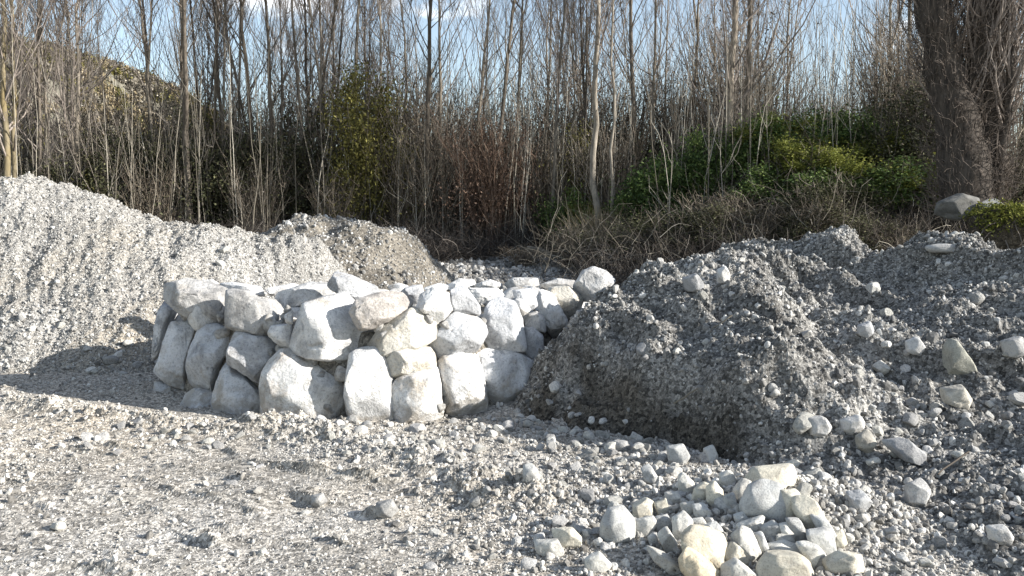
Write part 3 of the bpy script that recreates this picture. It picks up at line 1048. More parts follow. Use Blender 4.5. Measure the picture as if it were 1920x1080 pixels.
ORANGE = (1.0, .93, .80)
PILE = [
    (Cc((465, 400), (500, 335), (570, 322), (622, 380), (625, 450), (582, 490), (500, 490), (465, 450)), GREY, 'large round grey stone alone at the left end of the loose stone pile'),
    (Cc((630, 300), (680, 262), (728, 290), (722, 352), (680, 368), (630, 358)), CREAM, 'upright pale stone just above right of the large round grey stone'),
    (Cc((795, 238), (850, 232), (872, 270), (840, 295), (798, 284)), WHITE, 'small bright white stone at the top left of the loose pile'),
    (Cc((862, 150), (885, 136), (932, 180), (944, 222), (910, 250), (862, 235)), WHITE, 'pointed white stone standing like a tooth on the pile'),
    (Cc((945, 215), (990, 186), (1022, 200), (1004, 252), (962, 285), (928, 272)), CREAM, 'slanted stone right of the pointed tooth stone'),
    (Cc((1008, 202), (1050, 182), (1078, 220), (1084, 282), (1040, 300), (1008, 272)), CREAM, 'rounded cream stone below the small blocky stone at the back'),
    (Cc((1076, 140), (1125, 122), (1148, 160), (1142, 198), (1090, 205), (1072, 172)), WHITE, 'small blocky white stone at the back edge of the pile'),
    (Cc((1195, 175), (1260, 112), (1340, 108), (1442, 106), (1464, 170), (1455, 235), (1380, 225), (1300, 195), (1230, 205)), CREAM, 'broad flat topped stone, highest on the loose pile'),
    (Cc((1195, 312), (1240, 216), (1310, 186), (1372, 198), (1400, 260), (1404, 345), (1370, 386), (1300, 374), (1215, 350)), GREY, 'big two toned stone in the middle of the pile, grey left and white right'),
    (Cc((1385, 230), (1470, 228), (1484, 300), (1442, 364), (1398, 374)), CREAM, 'cream stone wedged right of the big two toned stone'),
    (Cc((1462, 285), (1510, 252), (1562, 288), (1594, 350), (1606, 425), (1560, 446), (1500, 394), (1462, 332)), CREAM, 'long sloping slab at the upper right of the pile'),
    (Cc((1550, 362), (1620, 378), (1655, 440), (1645, 520), (1598, 472)), GREY, 'narrow grey stone below the long sloping slab'),
    (Cc((1516, 440), (1640, 428), (1655, 542), (1600, 575), (1538, 525)), GREY, 'square grey stone on the right flank of the pile'),
    (Cc((1476, 502), (1560, 498), (1614, 560), (1604, 624), (1530, 605)), WHITE, 'white stone leaning under the square grey stone'),
    (Cc((1625, 592), (1700, 548), (1792, 558), (1804, 622), (1742, 665), (1636, 645)), CREAM, 'low domed stone off the lower right corner of the pile'),
    (Cc((1655, 442), (1700, 428), (1714, 482), (1682, 515), (1652, 492)), CREAM, 'small upright chip right of the square grey stone'),
    (Cc((1146, 222), (1190, 168), (1228, 180), (1224, 242), (1190, 275), (1146, 268)), WHITE, 'narrow white stone left of the broad flat topped stone'),
    (Cc((1085, 252), (1140, 238), (1150, 302), (1112, 325), (1082, 304)), GREY, 'small grey stone under the small blocky white stone'),
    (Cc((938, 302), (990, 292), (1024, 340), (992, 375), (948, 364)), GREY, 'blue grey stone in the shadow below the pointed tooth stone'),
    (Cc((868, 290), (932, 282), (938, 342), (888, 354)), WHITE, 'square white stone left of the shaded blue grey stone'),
    (Cc((832, 370), (890, 342), (924, 380), (918, 442), (860, 476), (832, 442)), WHITE, 'egg shaped white stone in the left half of the pile'),
    (Cc((742, 362), (800, 352), (824, 402), (802, 445), (746, 424)), GREY, 'flat grey stone left of the egg shaped white stone'),
    (Cc((735, 292), (790, 268), (804, 332), (758, 354)), CREAM, 'small cream stone between the upright pale stone and the bright white one'),
    (Cc((628, 382), (720, 358), (744, 392), (702, 455), (648, 466)), WHITE, 'rough white stone touching the right side of the large round grey stone'),
    (Cc((748, 442), (800, 418), (844, 490), (834, 545), (788, 525)), WHITE, 'leaning white shard below the flat grey stone'),
    (Cc((702, 462), (740, 428), (750, 492), (714, 506)), GREY, 'small grey chip left of the leaning white shard'),
    (Cc((855, 482), (940, 420), (1020, 436), (1085, 470), (1086, 600), (1052, 655), (1000, 562), (930, 524), (876, 545)), ORANGE, 'large cream yellow stone at the front of the pile'),
    (Cc((872, 582), (898, 522), (960, 558), (1065, 642), (1065, 690), (930, 690), (878, 625)), (1.0, .88, .70), 'orange tan slab lying against the large cream yellow stone'),
    (Cc((1136, 470), (1190, 422), (1232, 438), (1280, 560), (1264, 615), (1220, 606), (1178, 522)), WHITE, 'tall leaning stone right of the large cream yellow stone'),
    (Cc((1086, 542), (1140, 492), (1192, 520), (1224, 592), (1170, 616), (1116, 594)), CREAM, 'rounded stone between the cream yellow stone and the tall leaning one'),
    (Cc((1166, 402), (1290, 356), (1306, 402), (1240, 446), (1176, 428)), WHITE, 'flat white slab under the big two toned stone'),
    (Cc((1146, 352), (1190, 332), (1224, 370), (1158, 404)), GREY, 'small shaded stone at the left foot of the big two toned stone'),
    (Cc((1286, 422), (1350, 386), (1394, 420), (1406, 482), (1330, 496)), GREY, 'grey block in front of the big two toned stone'),
    (Cc((1376, 402), (1430, 392), (1466, 450), (1444, 496), (1398, 484)), WHITE, 'white stone right of the grey block in mid pile'),
    (Cc((1304, 512), (1400, 486), (1474, 508), (1496, 552), (1380, 562), (1304, 566)), WHITE, 'wide flat stone lying above the large bottom stone'),
    (Cc((1280, 612), (1340, 556), (1442, 546), (1526, 590), (1540, 690), (1280, 690)), CREAM, 'large bottom stone cut by the frame, right of centre of the pile'),
    (Cc((1094, 622), (1160, 586), (1246, 650), (1246, 695), (1086, 695)), WHITE, 'white stone at the bottom edge left of the large bottom stone'),
    (Cc((1246, 462), (1290, 446), (1316, 520), (1294, 586), (1266, 545)), GREY, 'thin dark grey stone upright in a gap of the pile'),
    (Cc((996, 402), (1050, 386), (1094, 440), (1050, 456), (996, 434)), GREY, 'low grey stone behind the large cream yellow stone'),
    (Cc((1416, 372), (1480, 378), (1516, 450), (1504, 505), (1458, 474)), GREY, 'shaded stone tucked beneath the long sloping slab'),
    (Cc((926, 372), (980, 362), (1004, 400), (962, 416)), WHITE, 'small white stone just right of the egg shaped one'),
    (Cc((215, 432), (310, 422), (350, 460), (334, 516), (236, 506)), CREAM, 'flat cream stone on the gravel left of the large round grey stone'),
    (Cc((125, 492), (230, 478), (266, 540), (222, 576), (136, 535)), WHITE, 'pale broken stone farthest left of the loose pile'),
    (Cc((385, 572), (450, 548), (505, 600), (462, 645), (385, 625)), WHITE, 'pale stone at the bottom edge below the large round grey stone'),
    (Cc((700, 520), (790, 552), (905, 652), (830, 646), (738, 584)), DIM, 'long thin grey splinter slab at the front left of the pile'),
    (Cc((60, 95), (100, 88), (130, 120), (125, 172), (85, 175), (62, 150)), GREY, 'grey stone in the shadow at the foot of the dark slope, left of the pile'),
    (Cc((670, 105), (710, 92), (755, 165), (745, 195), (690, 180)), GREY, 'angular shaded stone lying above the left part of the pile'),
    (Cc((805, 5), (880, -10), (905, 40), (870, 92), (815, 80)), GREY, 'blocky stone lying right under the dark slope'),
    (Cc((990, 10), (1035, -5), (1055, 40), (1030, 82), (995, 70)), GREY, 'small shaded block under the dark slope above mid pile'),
    (Cc((1760, 240), (1810, 235), (1838, 275), (1820, 312), (1770, 310)), GREY, 'grey stone resting on the mound right of the pile'),
]
OTHER = [   # full photograph pixels
    ([(1515, 785), (1545, 780), (1560, 800), (1550, 820), (1518, 815)], WHITE, 'square white stone half way up the furrowed mound'),
    ([(1578, 790), (1612, 778), (1626, 795), (1600, 818), (1576, 808)], WHITE, 'bright flat white stone beside the square one on the mound'),
    ([(1606, 818), (1632, 805), (1642, 830), (1628, 852), (1608, 842)], CREAM, 'pale stone just below the bright flat white stone'),
    ([(1774, 650), (1788, 632), (1828, 690), (1826, 706), (1772, 706)], (.78, .78, .70), 'greenish grey pyramid shaped rock on the upper mound'),
    ([(1768, 730), (1810, 722), (1828, 750), (1812, 768), (1770, 756)], CREAM, 'blocky cream rock below the pyramid shaped rock'),
    ([(1735, 462), (1770, 456), (1815, 462), (1812, 474), (1745, 474)], WHITE, 'flat pale slab lying on the crest of the mound near the big tree'),
    ([(1192, 648), (1206, 640), (1218, 655), (1212, 668), (1194, 664)], GREY, 'small blue grey stone on the left lip of the mound'),
    ([(1024, 828), (1038, 822), (1044, 838), (1032, 846), (1024, 840)], WHITE, 'small gleaming white stone at the left foot of the dark slope'),
    ([(1700, 905), (1730, 895), (1745, 920), (1735, 948), (1700, 945)], WHITE, 'pale upright stone low on the mound near the right edge'),
    ([(1855, 990), (1885, 985), (1900, 1008), (1885, 1024), (1858, 1015)], WHITE, 'white stone near the lower right corner'),
    ([(1655, 830), (1700, 822), (1735, 850), (1728, 872), (1690, 862)], GREY, 'long grey slab sunk in the mound'),
    ([(1590, 925), (1620, 920), (1634, 940), (1622, 958), (1596, 955)], GREY, 'rounded grey stone between the pile and the right edge'),
    ([(1345, 505), (1362, 498), (1370, 520), (1358, 535), (1345, 528)], WHITE, 'white upright stone near the top left shoulder of the mound'),
    ([(1280, 520), (1306, 512), (1322, 535), (1310, 550), (1284, 546)], GREY, 'grey stone on the left shoulder of the mound'),
    ([(700, 945), (735, 938), (748, 958), (735, 972), (705, 966)], WHITE, 'pale stone at the right end of the clod row in the foreground'),
    ([(580, 930), (605, 925), (614, 942), (600, 952), (582, 948)], WHITE, 'stone at the left end of the clod row in the foreground'),
    ([(1700, 640), (1722, 632), (1735, 652), (1720, 668), (1700, 660)], WHITE, 'white stone left of the pyramid shaped rock'),
    ([(1610, 430 + 180), (1632, 602), (1640, 622), (1622, 634), (1608, 628)], GREY, 'small grey stone in the upper middle of the mound'),
    ([(1880, 640), (1915, 630), (1930, 655), (1915, 672), (1884, 668)], WHITE, 'pale rock cut by the right edge on the mound'),
    ([(34, 590), (42, 585), (48, 596), (42, 604), (34, 602)], WHITE, 'small white stone on the slope of the pale gravel heap'),
]


def loose(poly, tint, label, mat, sink, group, name='stone', sub=4):
    P = np.array(poly, float)
    cx, cy = P.mean(0)
    h = P[:, 1].max() - P[:, 1].min()
    x, d, z = hit(cx, cy + h * (sink + .22))
    size = math.sqrt(np.ptp(P[:, 0]) * h) / FPX * d
    me, C = traced_boulder(poly, d - 0.22 * size, hash_of(label), sub, mat=mat, amp=0.07, facets=16, e=.66, grow_by=1.0 if mat is M_LOOSE else 1.2)
    o = put(name, me, C)
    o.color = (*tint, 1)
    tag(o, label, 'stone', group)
    return o


def hash_of(s):
    v = 7
    for ch in s:
        v = (v * 31 + ord(ch)) % 100003
    return v


for poly, tint, lab in PILE:
    loose(poly, tint, lab, M_STONE, 0.22, 'loose cream stones dumped at the foot of the mound')
for poly, tint, lab in OTHER:
    loose(poly, tint, lab, M_LOOSE, 0.3, 'single stones lying on the gravel')

# stones set in the mound and the ground: pieces of them, alike
rng = np.random.default_rng(19)
LM = [stone_mesh('stone', 500 + k, 3, M_LOOSE, (1, .8, .65), .08, 9, False) for k in range(8)]


def set_stones(parent, xs, ys, zs, ss):
    for k in range(len(xs)):
        o = put('stone', LM[k % 8], (xs[k], ys[k], zs[k] + ss[k] * .18), (rng.uniform(-.6, .6), rng.uniform(-.6, .6), rng.uniform(0, 6.28)), (ss[k],) * 3, parent)
        v = rng.uniform(.75, 1.25)
        o.color = (v, v, v * rng.uniform(.95, 1.02), 1)


c = rng.uniform(size=(4000, 2)) * [10, 10] + [0, 5]
mz = mound_h(c[:, 0], c[:, 1])
low = 1 - sstep(.3, 1.2, mz)
okm = (mound_h.face < .3) & (mz > ground_base(c[:, 0], c[:, 1]) + .02) & in_view(c[:, 0], c[:, 1], 0) & (rng.random(4000) < .25 + .75 * low)
c, mz = c[okm][:210], mz[okm][:210]
set_stones(mound, c[:, 0], c[:, 1], mz, sizes(rng, len(c), .05, .15, 3.2))
t_ = rng.random(70)
c = np.column_stack([.70 + 1.92 * t_, 11.55 - 2.95 * t_]) + np.outer(rng.normal(1.05, .3, 70), [-.838, -.545])
set_stones(ground, c[:, 0], c[:, 1], surface(c[:, 0], c[:, 1]), sizes(rng, 70, .04, .14, 2.6))
c = np.column_stack([rng.uniform(-13, -3.2, 900), rng.uniform(12.6, 18.5, 900)])
hh = heap_h(c[:, 0], c[:, 1])
okm = (hh > ground_base(c[:, 0], c[:, 1])) & (rng.random(900) < np.clip(1.1 - hh * 1.1, .03, 1)) & in_view(c[:, 0], c[:, 1], 0)
c, hh = c[okm][:110], hh[okm][:110]
set_stones(heap, c[:, 0], c[:, 1], hh, sizes(rng, len(c), .05, .15, 3.0))
c = rng.uniform(size=(2500, 2)) * [9, 6] + [-5, 5.4]
w = np.exp(-((c[:, 1] - 9.7) / .7) ** 2) * (c[:, 0] < 0) + sstep(-1.0, 1.2, c[:, 0]) * .9 + .05
okm = (rng.random(2500) < w) & (mound_h(c[:, 0], c[:, 1]) < ground_base(c[:, 0], c[:, 1])) & (c[:, 1] < np.interp(960 + c[:, 0] / c[:, 1] * FPX, FRONT[:, 0], FRONT[:, 1]) - .05)
c = c[okm][:220]
set_stones(ground, c[:, 0], c[:, 1], ground_base(c[:, 0], c[:, 1]) + ground_fine(c[:, 0], c[:, 1]), sizes(rng, len(c), .05, .13, 3.0))

# ------------------------------------------------------------------ trees
B_GREY = bark_material('grey_brown_bark', (0.11, 0.094, 0.074), (0.30, 0.258, 0.205))
B_DARK = bark_material('dark_bark', (0.03, 0.026, 0.023), (0.09, 0.077, 0.065))
B_BROWN = bark_material('brown_bark', (0.06, 0.051, 0.042), (0.18, 0.153, 0.122))
B_PALE = bark_material('pale_bark', (0.13, 0.112, 0.09), (0.31, 0.275, 0.225))
B_LICHEN = bark_material('lichen_yellow_bark', (0.13, 0.11, 0.075), (0.30, 0.25, 0.16), (0.25, 0.195, 0.10))
B_VINE = bark_material('ivy_stem_bark', (0.05, 0.042, 0.035), (0.17, 0.14, 0.118))
B_TWIG = bark_material('twig_bark', (0.13, 0.11, 0.095), (0.32, 0.275, 0.24))


def interp_curve(P, t):
    k = P.shape[0] - 1
    f = np.clip(t, 0, 1) * k
    i = np.minimum(f.astype(int), k - 1)
    u = (f - i)[:, None]
    return P[i] * (1 - u) + P[i + 1] * u


def grow(rng, base, az, a0, a1, L, K, jit):
    n = len(base)
    P = np.empty((n, K, 3))
    P[:, 0] = base
    for k in range(1, K):
        f = k / (K - 1)
        a = a0 + (a1 - a0) * f + rng.normal(0, jit, n)
        az = az + rng.normal(0, jit, n)
        st = (L / (K - 1))[:, None]
        P[:, k] = P[:, k - 1] + st * np.stack([np.sin(a) * np.cos(az), np.sin(a) * np.sin(az), np.cos(a)], 1)
    return P


def taper(n, K, r0, r1):
    t = np.linspace(0, 1, K)
    return np.broadcast_to(np.asarray(r0).reshape(-1, 1), (n, 1)) * (1 - t) + np.broadcast_to(np.asarray(r1).reshape(-1, 1), (n, 1)) * t


def tree_meshes(seed, h=17.0, r0=.13, nb=42, start=.25, spread=(.45, .95), nsub=6, ntwig=3, wob=.055, fork=False, epi=0):
    rng = np.random.default_rng(seed)
    K = 18
    off = np.cumsum(rng.normal(0, wob, (K, 2)), 0) * np.linspace(0, 1, K)[:, None] ** .6
    T = np.column_stack([off, np.linspace(-.3, h, K)])
    tb, cb = Bag(), Bag()
    tb.tubes(T[None], taper(1, K, r0, .012), 7)
    stems = [T]
    if fork:
        f = rng.integers(5, 9)
        g = grow(rng, T[f:f + 1], np.array([rng.uniform(0, 6.28)]), np.array([.28]), np.array([.08]), np.array([h - T[f, 2]]), K, .05)
        tb.tubes(g, taper(1, K, r0 * .6, .012), 6)
        stems.append(g[0])
    for S in stems:
        t = rng.uniform(start, .98, nb)
        base = interp_curve(S, t)
        L = (0.06 + .26 * (1 - t)) * h * rng.uniform(.5, 1.25, nb) + .4
        Bp = grow(rng, base, rng.uniform(0, 6.28, nb), rng.uniform(*spread, nb), rng.uniform(.1, .45, nb), L, 8, .10)
        rb = np.clip(r0 * (1 - t) * .42, .014, .06)
        cb.tubes(Bp, taper(nb, 8, rb, .006), 4)
        ns = nb * nsub
        own = np.repeat(np.arange(nb), nsub)
        u = rng.uniform(.15, 1, ns)
        base = np.stack([interp_curve(Bp[o], np.array([q]))[0] for o, q in zip(own, u)])
        Sp = grow(rng, base, rng.uniform(0, 6.28, ns), rng.uniform(.3, 1.0, ns), rng.uniform(.05, .7, ns), L[own] * rng.uniform(.15, .45, ns), 5, .16)
        cb.tubes(Sp, taper(ns, 5, .009, .004), 3)
        nt = ns * ntwig
        own = np.repeat(np.arange(ns), ntwig)
        u = rng.uniform(.2, 1, nt)
        base = Sp[own, 0] * (1 - u[:, None]) + Sp[own, -1] * u[:, None]
        Tp = grow(rng, base, rng.uniform(0, 6.28, nt), rng.uniform(.2, 1.2, nt), rng.uniform(.1, .9, nt), rng.uniform(.25, .9, nt), 3, .2)
        cb.tubes(Tp, taper(nt, 3, .0045, .003), 3)
        if epi:
            t = rng.uniform(.05, .75, epi)
            Ep = grow(rng, interp_curve(S, t), rng.uniform(0, 6.28, epi), rng.uniform(.3, 1.0, epi), rng.uniform(.0, .5, epi), rng.uniform(.5, 1.8, epi), 5, .2)
            cb.tubes(Ep, taper(epi, 5, .009, .004), 3)
    return tb, cb


KINDS = {}


def kind(name, bark, twig, **kw):
    tb, cb = tree_meshes(**kw)
    KINDS.setdefault(name, []).append((tb.mesh('trunk', bark, True), cb.mesh('crown', twig)))


for s in range(4):
    kind('grey', B_GREY, B_TWIG, seed=600 + s, r0=.10, nb=26, start=.28, fork=s == 2)
for s in range(3):
    kind('dark', B_BROWN, B_BROWN, seed=620 + s, r0=.11, nb=24, start=.35, spread=(.35, .8), fork=s == 1)
for s in range(3):
    kind('pale', B_PALE, B_TWIG, seed=640 + s, r0=.085, nb=24, start=.3, wob=.13)
for s in range(2):
    kind('lichen', B_LICHEN, B_TWIG, seed=660 + s, r0=.12, nb=30, start=.22)
for s in range(2):
    kind('bushy', B_GREY, B_TWIG, seed=680 + s, r0=.14, nb=44, start=.12, nsub=6, epi=420, fork=True)
for s in range(4):
    kind('far', B_GREY, B_TWIG, seed=700 + s, h=15, r0=.065, nb=22, start=.2, nsub=5, ntwig=3)
for s in range(3):
    kind('branchy', B_GREY, B_TWIG, seed=720 + s, r0=.09, nb=28, start=.10, spread=(.6, 1.15), nsub=8, wob=.16, fork=True)


def plant(kindname, v, px, d, lean_px, width, label, group, hs=1.0, name='bare_tree', cat='tree'):
    x = (px - 960) / FPX * d
    z = float(ground_base(x, d))
    t = empty(name, (x, d, z))
    lean = math.atan(lean_px / FPX * d / 11.0)
    tm, cm = KINDS[kindname][v % len(KINDS[kindname])]
    rz = random.uniform(0, 6.28)
    t.rotation_euler = Euler((random.uniform(-.03, .03), lean, 0)).to_matrix().to_euler()
    put('trunk', tm, (0, 0, 0), (0, 0, rz), (width, width, hs), t)
    put('crown', cm, (0, 0, 0), (0, 0, rz), (max(.8, min(1.15, width)), max(.8, min(1.15, width)), hs), t)
    return tag(t, label, cat, group)


TG = 'tall bare trees of the wood behind the heaps'
MAIN = [  # kind, px at base, depth, lean in px, width, label
    ('lichen', 12, 33, 8, 1.25, 'yellow lichen barked tree at the left edge of the wood, left of its twin'),
    ('lichen', 28, 33.4, 4, 1.0, 'yellow lichen barked tree close beside its twin near the left edge'),
    ('dark', 72, 34, 22, .8, 'dark slim tree right of the two yellow barked trees, leaning right'),
    ('branchy', 96, 35, 14, .9, 'branchy grey tree with long limbs reaching up right near the left edge'),
    ('branchy', 140, 35, 32, 1.2, 'strongly right leaning branchy tree above the pale gravel heap'),
    ('grey', 292, 37, -18, 1.0, 'left one of two close trunks standing in the gap after the far hill'),
    ('grey', 306, 36, -18, .9, 'right one of two close trunks standing in the gap after the far hill'),
    ('dark', 357, 34, -12, 1.5, 'thickest grey trunk in the left third, before the low white cloud'),
    ('dark', 430, 36, -12, .9, 'dark trunk right of the thickest grey one'),
    ('dark', 486, 35, -16, 1.1, 'dark straight trunk midway between the thickest grey trunk and the olive shrub'),
    ('branchy', 505, 38, -80, .8, 'thin tree leaning far left over its dark neighbour'),
    ('dark', 524, 36, -16, 1.1, 'dark trunk leaning slightly left, just right of the thin leaning tree'),
    ('grey', 575, 36, -6, 1.0, 'first of three close grey trunks left of the olive shrub'),
    ('dark', 588, 37, -2, .9, 'dark middle one of three close trunks left of the olive shrub'),
    ('grey', 602, 36.5, 8, .9, 'third of three close grey trunks left of the olive shrub, leaning right'),
    ('grey', 660, 36, 4, 1.2, 'stout grey trunk rising out of the olive green shrub'),
    ('dark', 690, 37, 2, .7, 'slim dark trunk behind the right half of the olive green shrub'),
    ('grey', 714, 36, -2, .8, 'slim grey trunk at the right edge of the olive green shrub'),
    ('dark', 803, 34, -1, 1.2, 'black upright trunk at the middle of the wood'),
    ('grey', 826, 36, 6, 1.0, 'grey trunk close right of the black upright trunk'),
    ('grey', 884, 37, 22, 1.0, 'grey trunk leaning right at the left edge of the red brown shrub'),
    ('dark', 930, 36, 14, 1.1, 'dark trunk rising behind the red brown shrub'),
    ('grey', 958, 38, 26, .9, 'slim trunk leaning right behind the red brown shrub'),
    ('pale', 1030, 33, 26, 1.0, 'pale stem leaning right just past the red brown shrub'),
    ('pale', 1125, 30, 4, 1.6, 'thick pale barked tree above the dry tan grass clump'),
    ('pale', 1143, 29.5, 2, .75, 'thin pale stem beside the thick pale barked tree'),
    ('dark', 1185, 36, -10, 1.2, 'dark forked tree right of the thick pale barked tree'),
    ('grey', 1218, 36, 16, .9, 'grey tree over the left part of the dark ivy, leaning right'),
    ('bushy', 1360, 30, -14, 1.15, 'shaggy tree wrapped in fine twigs above the dark ivy'),
    ('bushy', 1392, 31, 10, .9, 'second shaggy twig wrapped tree, right of the first and more slender'),
    ('grey', 1290, 37, 12, .8, 'slim grey tree left of the shaggy twig wrapped trees'),
    ('branchy', 1650, 33, 8, .8, 'twiggy tree left of the huge dark tree'),
    ('grey', 1700, 30, -30, .9, 'grey tree leaning left beside the huge dark tree'),
    ('dark', 1905, 27, 12, 1.0, 'dark tree at the right edge of the picture behind the huge tree'),
    ('branchy', 1470, 42, -6, .7, 'lone thin tree before the bright cloud gap'),
]
for k, (kn, px, d, lp, wd, lab) in enumerate(MAIN):
    plant(kn, k, px, d, lp, wd, lab, TG)
ZONES = [(-200, 130, 'behind the top of the pale gravel heap'), (130, 420, 'behind the falling shoulder of the pale gravel heap'), (420, 640, 'in the dark thicket behind the spoil heap'),
         (640, 860, 'around the olive green shrub'), (860, 1060, 'around the red brown shrub'), (1060, 1240, 'around the dry tan grass clump'),
         (1240, 1440, 'behind the dark ivy bank'), (1440, 1740, 'thinly spread above the green ivy slope'), (1740, 2150, 'behind the huge dark tree')]


def zone(px):
    return next((z for a, b, z in ZONES if a <= px < b), ZONES[-1][2])


rr = random.Random(3)
SEEN = set()
for k in range(68):
    px = rr.uniform(-120, 2040)
    if 1420 < px < 1640 and rr.random() < .75:
        continue
    d = rr.uniform(36, 47) if k % 3 else rr.uniform(46, 60)
    kn = rr.choice(['grey', 'far', 'far', 'dark', 'branchy', 'branchy', 'pale'])
    wd = rr.uniform(.55, 1.0)
    lp = rr.uniform(-26, 30)
    left = max([m for m in MAIN if m[1] <= px], key=lambda m: m[1], default=None)
    near = ('thin' if wd < .72 else 'slender') if d < 46 else ('thin far' if wd < .78 else 'far')
    tone_w = {'grey': 'grey', 'branchy': 'branchy grey', 'far': 'grey', 'dark': 'dark', 'pale': 'pale'}[kn]
    lean_w = 'leaning left' if lp < -9 else 'leaning right' if lp > 12 else 'upright'
    if left is None:
        where = 'beyond the left edge'
    else:
        head = left[5].split(',')[0]
        for cut in (' above ', ' behind ', ' before ', ' beside ', ' near ', ' rising ', ' in the ', ' at the ', ' midway ', ' just ', ' right of ', ' left of ', ' with ', ' over ', ' standing ', ' leaning far ', ' close '):
            head = head.split(cut)[0] if len(head.split(cut)[0].split()) > 2 else head
        where = 'past the ' + head + ' ' + zone(px)
    lab = ' '.join(f'{near} {tone_w} tree {lean_w} {where}'.split()[:16])
    if lab in SEEN:
        lab = ' '.join(('right hand ' + lab).split()[:16])
    SEEN.add(lab)
    plant(kn, k, px, d, lp, wd, lab, 'slender bare trees filling the wood', rr.uniform(.85, 1.1))

# ------------------------------------------------------------------ the huge dark tree at the right
def huge_tree():
    rng = np.random.default_rng(900)
    x, d = at(1818, 370, 19.5)[0], 19.5
    z0 = at(1818, 372, 19.5)[2]
    t = empty('huge_tree', (x, d, z0))
    tb = Bag()

    def stem(pts, r0, r1, sides=12):
        P = np.array([at(px, py, dd) for px, py, dd in pts]) - [x, d, z0]
        tt = np.linspace(0, 1, 14)
        Q = interp_curve(P, tt)
        Q[1:-1] += rng.normal(0, .03, (12, 3))
        tb.tubes(Q[None], taper(1, 14, r0, r1) * (1 + rng.normal(0, .05, (1, 14))), sides)
        return Q
    st = [stem([(1812, 400, 19.5), (1808, 300, 19.5), (1775, 150, 19.4), (1745, 0, 19.2), (1715, -160, 19)], .62, .26),
          stem([(1838, 400, 19.7), (1842, 280, 19.7), (1852, 120, 19.8), (1862, -30, 20), (1880, -200, 20.2)], .42, .2),
          stem([(1800, 240, 19.5), (1825, 140, 19.3), (1850, 40, 19.1), (1895, -60, 19)], .2, .12, 8),
          stem([(1870, 390, 19.3), (1885, 240, 19.2), (1890, 80, 19.1), (1905, -80, 19)], .13, .06, 8)]
    put('trunk', tb.mesh('trunk', B_DARK, True), parent=t)
    # pencil-thin ivy stems and dead shoots clothing the trunk
    vb = Bag()
    for S, nshoot, ra, rb in zip(st, (1500, 1200, 600, 420), (.62, .42, .2, .13), (.26, .2, .12, .06)):
        tt = rng.uniform(0, 1, nshoot)
        b = interp_curve(S, tt)
        ph = rng.uniform(0, 6.28, nshoot)
        rad = (ra * (1 - tt) + rb * tt) * rng.uniform(.85, 1.25, nshoot)
        b = b + np.stack([np.cos(ph) * rad, np.sin(ph) * rad, np.zeros(nshoot)], 1)
        P = grow(rng, b, ph, rng.uniform(0, 1.4, nshoot), rng.uniform(.0, 1.7, nshoot), rng.uniform(.2, 1.1, nshoot), 6, .5)
        vb.tubes(P, taper(nshoot, 6, .008, .003), 3)
    o = put('ivy_stems', vb.mesh('ivy_stems', B_VINE), parent=t)
    o['kind'] = 'stuff'
    cb = Bag()
    for S in st:
        n = 60
        tt = rng.uniform(.3, 1, n)
        P = grow(rng, interp_curve(S, tt), rng.uniform(0, 6.28, n), rng.uniform(.3, .9, n), rng.uniform(.05, .5, n), rng.uniform(1.2, 3.8, n), 8, .12)
        cb.tubes(P, taper(n, 8, .03, .006), 4)
        own = np.repeat(np.arange(n), 9)
        u = rng.integers(1, 8, len(own))
        Q = grow(rng, P[own, u], rng.uniform(0, 6.28, len(own)), rng.uniform(.2, 1, len(own)), rng.uniform(.1, .8, len(own)), rng.uniform(.4, 1.4, len(own)), 5, .2)
        cb.tubes(Q, taper(len(own), 5, .009, .004), 3)
    put('crown', cb.mesh('crown', B_TWIG), parent=t)
    tag(t, 'huge dark forked tree shaggy with ivy stems on the right bank', 'tree')


huge_tree()

# ------------------------------------------------------------------ shrubs, ivy, brambles
G_DARK = tone_material('dark_evergreen_leaf', [(0, (0.024, 0.026, 0.015)), (.6, (0.07, 0.072, 0.037)), (1, (0.16, 0.155, 0.08))], .6, .15)
G_OLIVE = tone_material('olive_leaf', [(0, (0.06, 0.057, 0.02)), (.6, (0.17, 0.155, 0.05)), (1, (0.33, 0.30, 0.09))], .7, .3)
G_IVY = tone_material('ivy_leaf', [(0, (0.026, 0.044, 0.016)), (.55, (0.085, 0.135, 0.04)), (1, (0.25, 0.31, 0.10))], .5, .25)
G_LIME = tone_material('yellow_green_leaf', [(0, (0.08, 0.09, 0.02)), (.6, (0.20, 0.22, 0.05)), (1, (0.38, 0.38, 0.10))], .6, .3)
G_RED = tone_material('dead_red_leaf', [(0, (0.07, 0.045, 0.033)), (.6, (0.19, 0.125, 0.09)), (1, (0.34, 0.235, 0.17))], .8, .2)
G_BROWN = tone_material('dead_brown_stem', [(0, (0.03, 0.025, 0.02)), (.6, (0.11, 0.092, 0.075)), (1, (0.30, 0.26, 0.22))], .85)
G_TWIGS = tone_material('thicket_twig', [(0, (0.06, 0.049, 0.037)), (.6, (0.19, 0.155, 0.117)), (1, (0.42, 0.355, 0.275))], .85)
G_BRAMBLE = tone_material('bramble_cane', [(0, (0.025, 0.021, 0.018)), (.7, (0.075, 0.063, 0.054)), (1, (0.26, 0.23, 0.20))], .85)
G_PALE = tone_material('dead_pale_stem', [(0, (0.08, 0.07, 0.055)), (.6, (0.22, 0.195, 0.155)), (1, (0.46, 0.42, 0.35))], .85)
G_TAN = tone_material('dry_grass', [(0, (0.16, 0.12, 0.07)), (.6, (0.32, 0.26, 0.16)), (1, (0.5, 0.43, 0.3))], .85, .2)
G_MOSS = tone_material('moss', [(0, (0.05, 0.06, 0.012)), (.6, (0.15, 0.16, 0.03)), (1, (0.26, 0.25, 0.07))], .9, .2)


